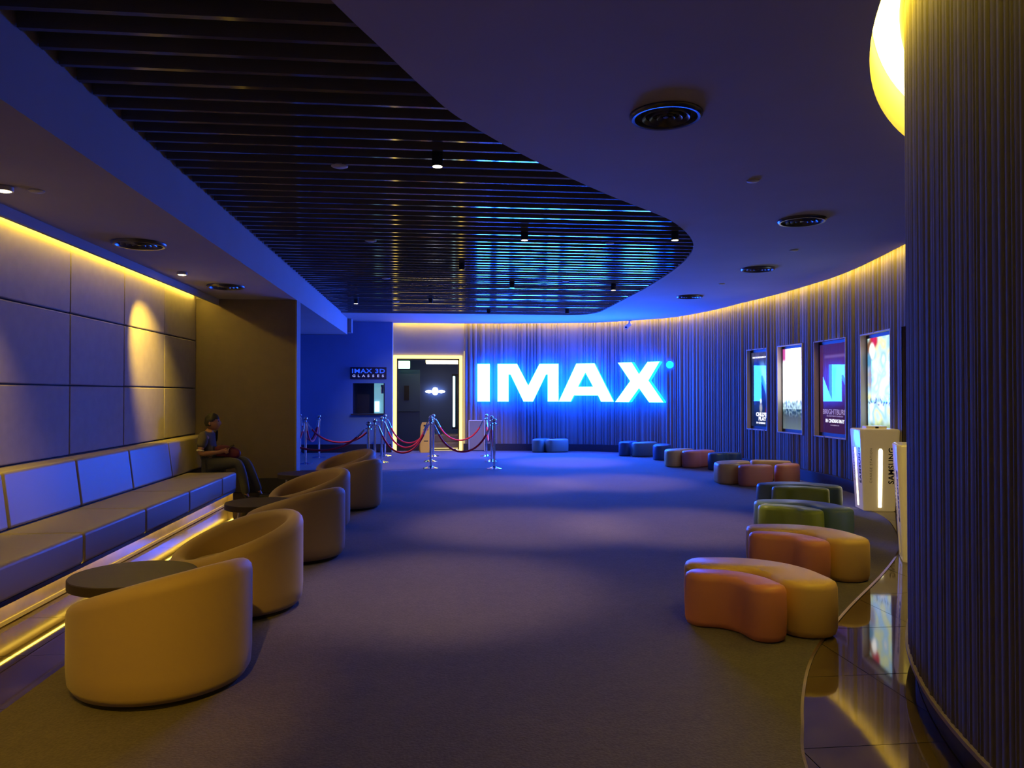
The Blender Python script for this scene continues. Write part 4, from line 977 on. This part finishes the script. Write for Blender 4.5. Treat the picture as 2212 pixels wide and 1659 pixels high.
for v in hb.verts:
    x, y_, z = v.co; n_ = noise.noise(Vector((x*3, y_*3, z*3)))*.006
    v.co = (x*(.106+n_)+.010, y_*(.085+n_), z*(.124+n_)+.693)
    lim = .22 if x > .55 else (-.05 if x > .1 else -.62)
    if z < lim: kill.append(v)
bmesh.ops.delete(hb, geom=kill, context='VERTS'); mh = bpy.data.meshes.new('hair'); hb.to_mesh(mh); hb.free(); mh.materials.append(M['hair']); mh.polygons.foreach_set('use_smooth', [True]*len(mh.polygons))
o = bpy.data.objects.new('hair', mh); COL.objects.link(o); o.parent = MAN; sd = o.modifiers.new('t', 'SOLIDIFY'); sd.thickness = .012
# clothes
skin_mesh('shirt', [(J['pel'],(.15,.13)),(J['bel'],(.15,.125)),(J['che'],(.175,.135)),((-.045,0,.525),.085),(J['sR'],.088),((-.08,-.225,.32),.064),(J['sL'],.088),((-.06,.225,.32),.064)],
          [(0,1),(1,2),(2,3),(2,4),(4,5),(2,6),(6,7)], M['shirt'], MAN)
skin_mesh('vest', [((-.02,0,.12),(.157,.137)),((-.037,0,.24),(.156,.132)),((-.05,0,.38),(.165,.132)),((-.05,-.07,.50),(.06,.06)),((-.05,.07,.50),(.06,.06))], [(0,1),(1,2),(2,3),(2,4)], M['vestc'], MAN)
for s, nm in ((-1, 'eR'), (1, 'eL')):
    b = MB(); b.lathe([(.049,-.009),(.052,-.007),(.052,.007),(.049,.009)], 20, caps=False); o = b.build('sleeve_cuff', M['trim_w'], MAN, smooth=True); o.location = (-.082, s*.232, .292); o.rotation_euler = (s*.2, .1, 0)
skin_mesh('trousers', [((0,0,.09),(.15,.12)),(J['hR'],.105),((.24,-.11,.105),.092),(J['kR'],.078),((.49,-.14,-.15),.066),((.525,-.15,-.345),.06),(J['hL'],.105),((.26,.11,.11),.092),(J['kL'],.078),((.56,.155,-.15),.066),((.63,.17,-.345),.06)],
          [(0,1),(1,2),(2,3),(3,4),(4,5),(0,6),(6,7),(7,8),(8,9),(9,10)], M['trouser'], MAN)
for s, x_, y_ in ((-1,.53,-.15),(1,.64,.17)):
    o = skin_mesh('shoe', [((x_-.04,y_,-.408),(.055,.042)),((x_+.06,y_,-.410),(.058,.042)),((x_+.19,y_+.01*s,-.418),(.055,.034)),((x_+.0,y_,-.34),.056)], [(0,1),(1,2),(0,3)], M['shoe'], MAN)
o = skin_mesh('handbag', [((-.05,0,.0),(.06,.085)),((.10,.01,.015),(.08,.11)),((.25,.02,-.015),(.065,.10)),((.34,.0,-.02),(.03,.05)),((.04,0,.05),(.045,.08))], [(0,1),(1,2),(2,3),(1,4)], M['bag'], None)
o.location = (-3.10, 11.26, .70); tag(o, 'crumpled magenta bag lying on the seated man\'s lap', 'bag')
b = MB(); b.box(-.075, .075, -.04, .04, -.005, .005); o = b.build('mobile_phone', M['phone'], None, bevel=.004, loc=(-2.92, 11.24, .775)); o.rotation_euler = (.1, -.5, .3); tag(o, 'small black phone held in the seated man\'s hands', 'phone')
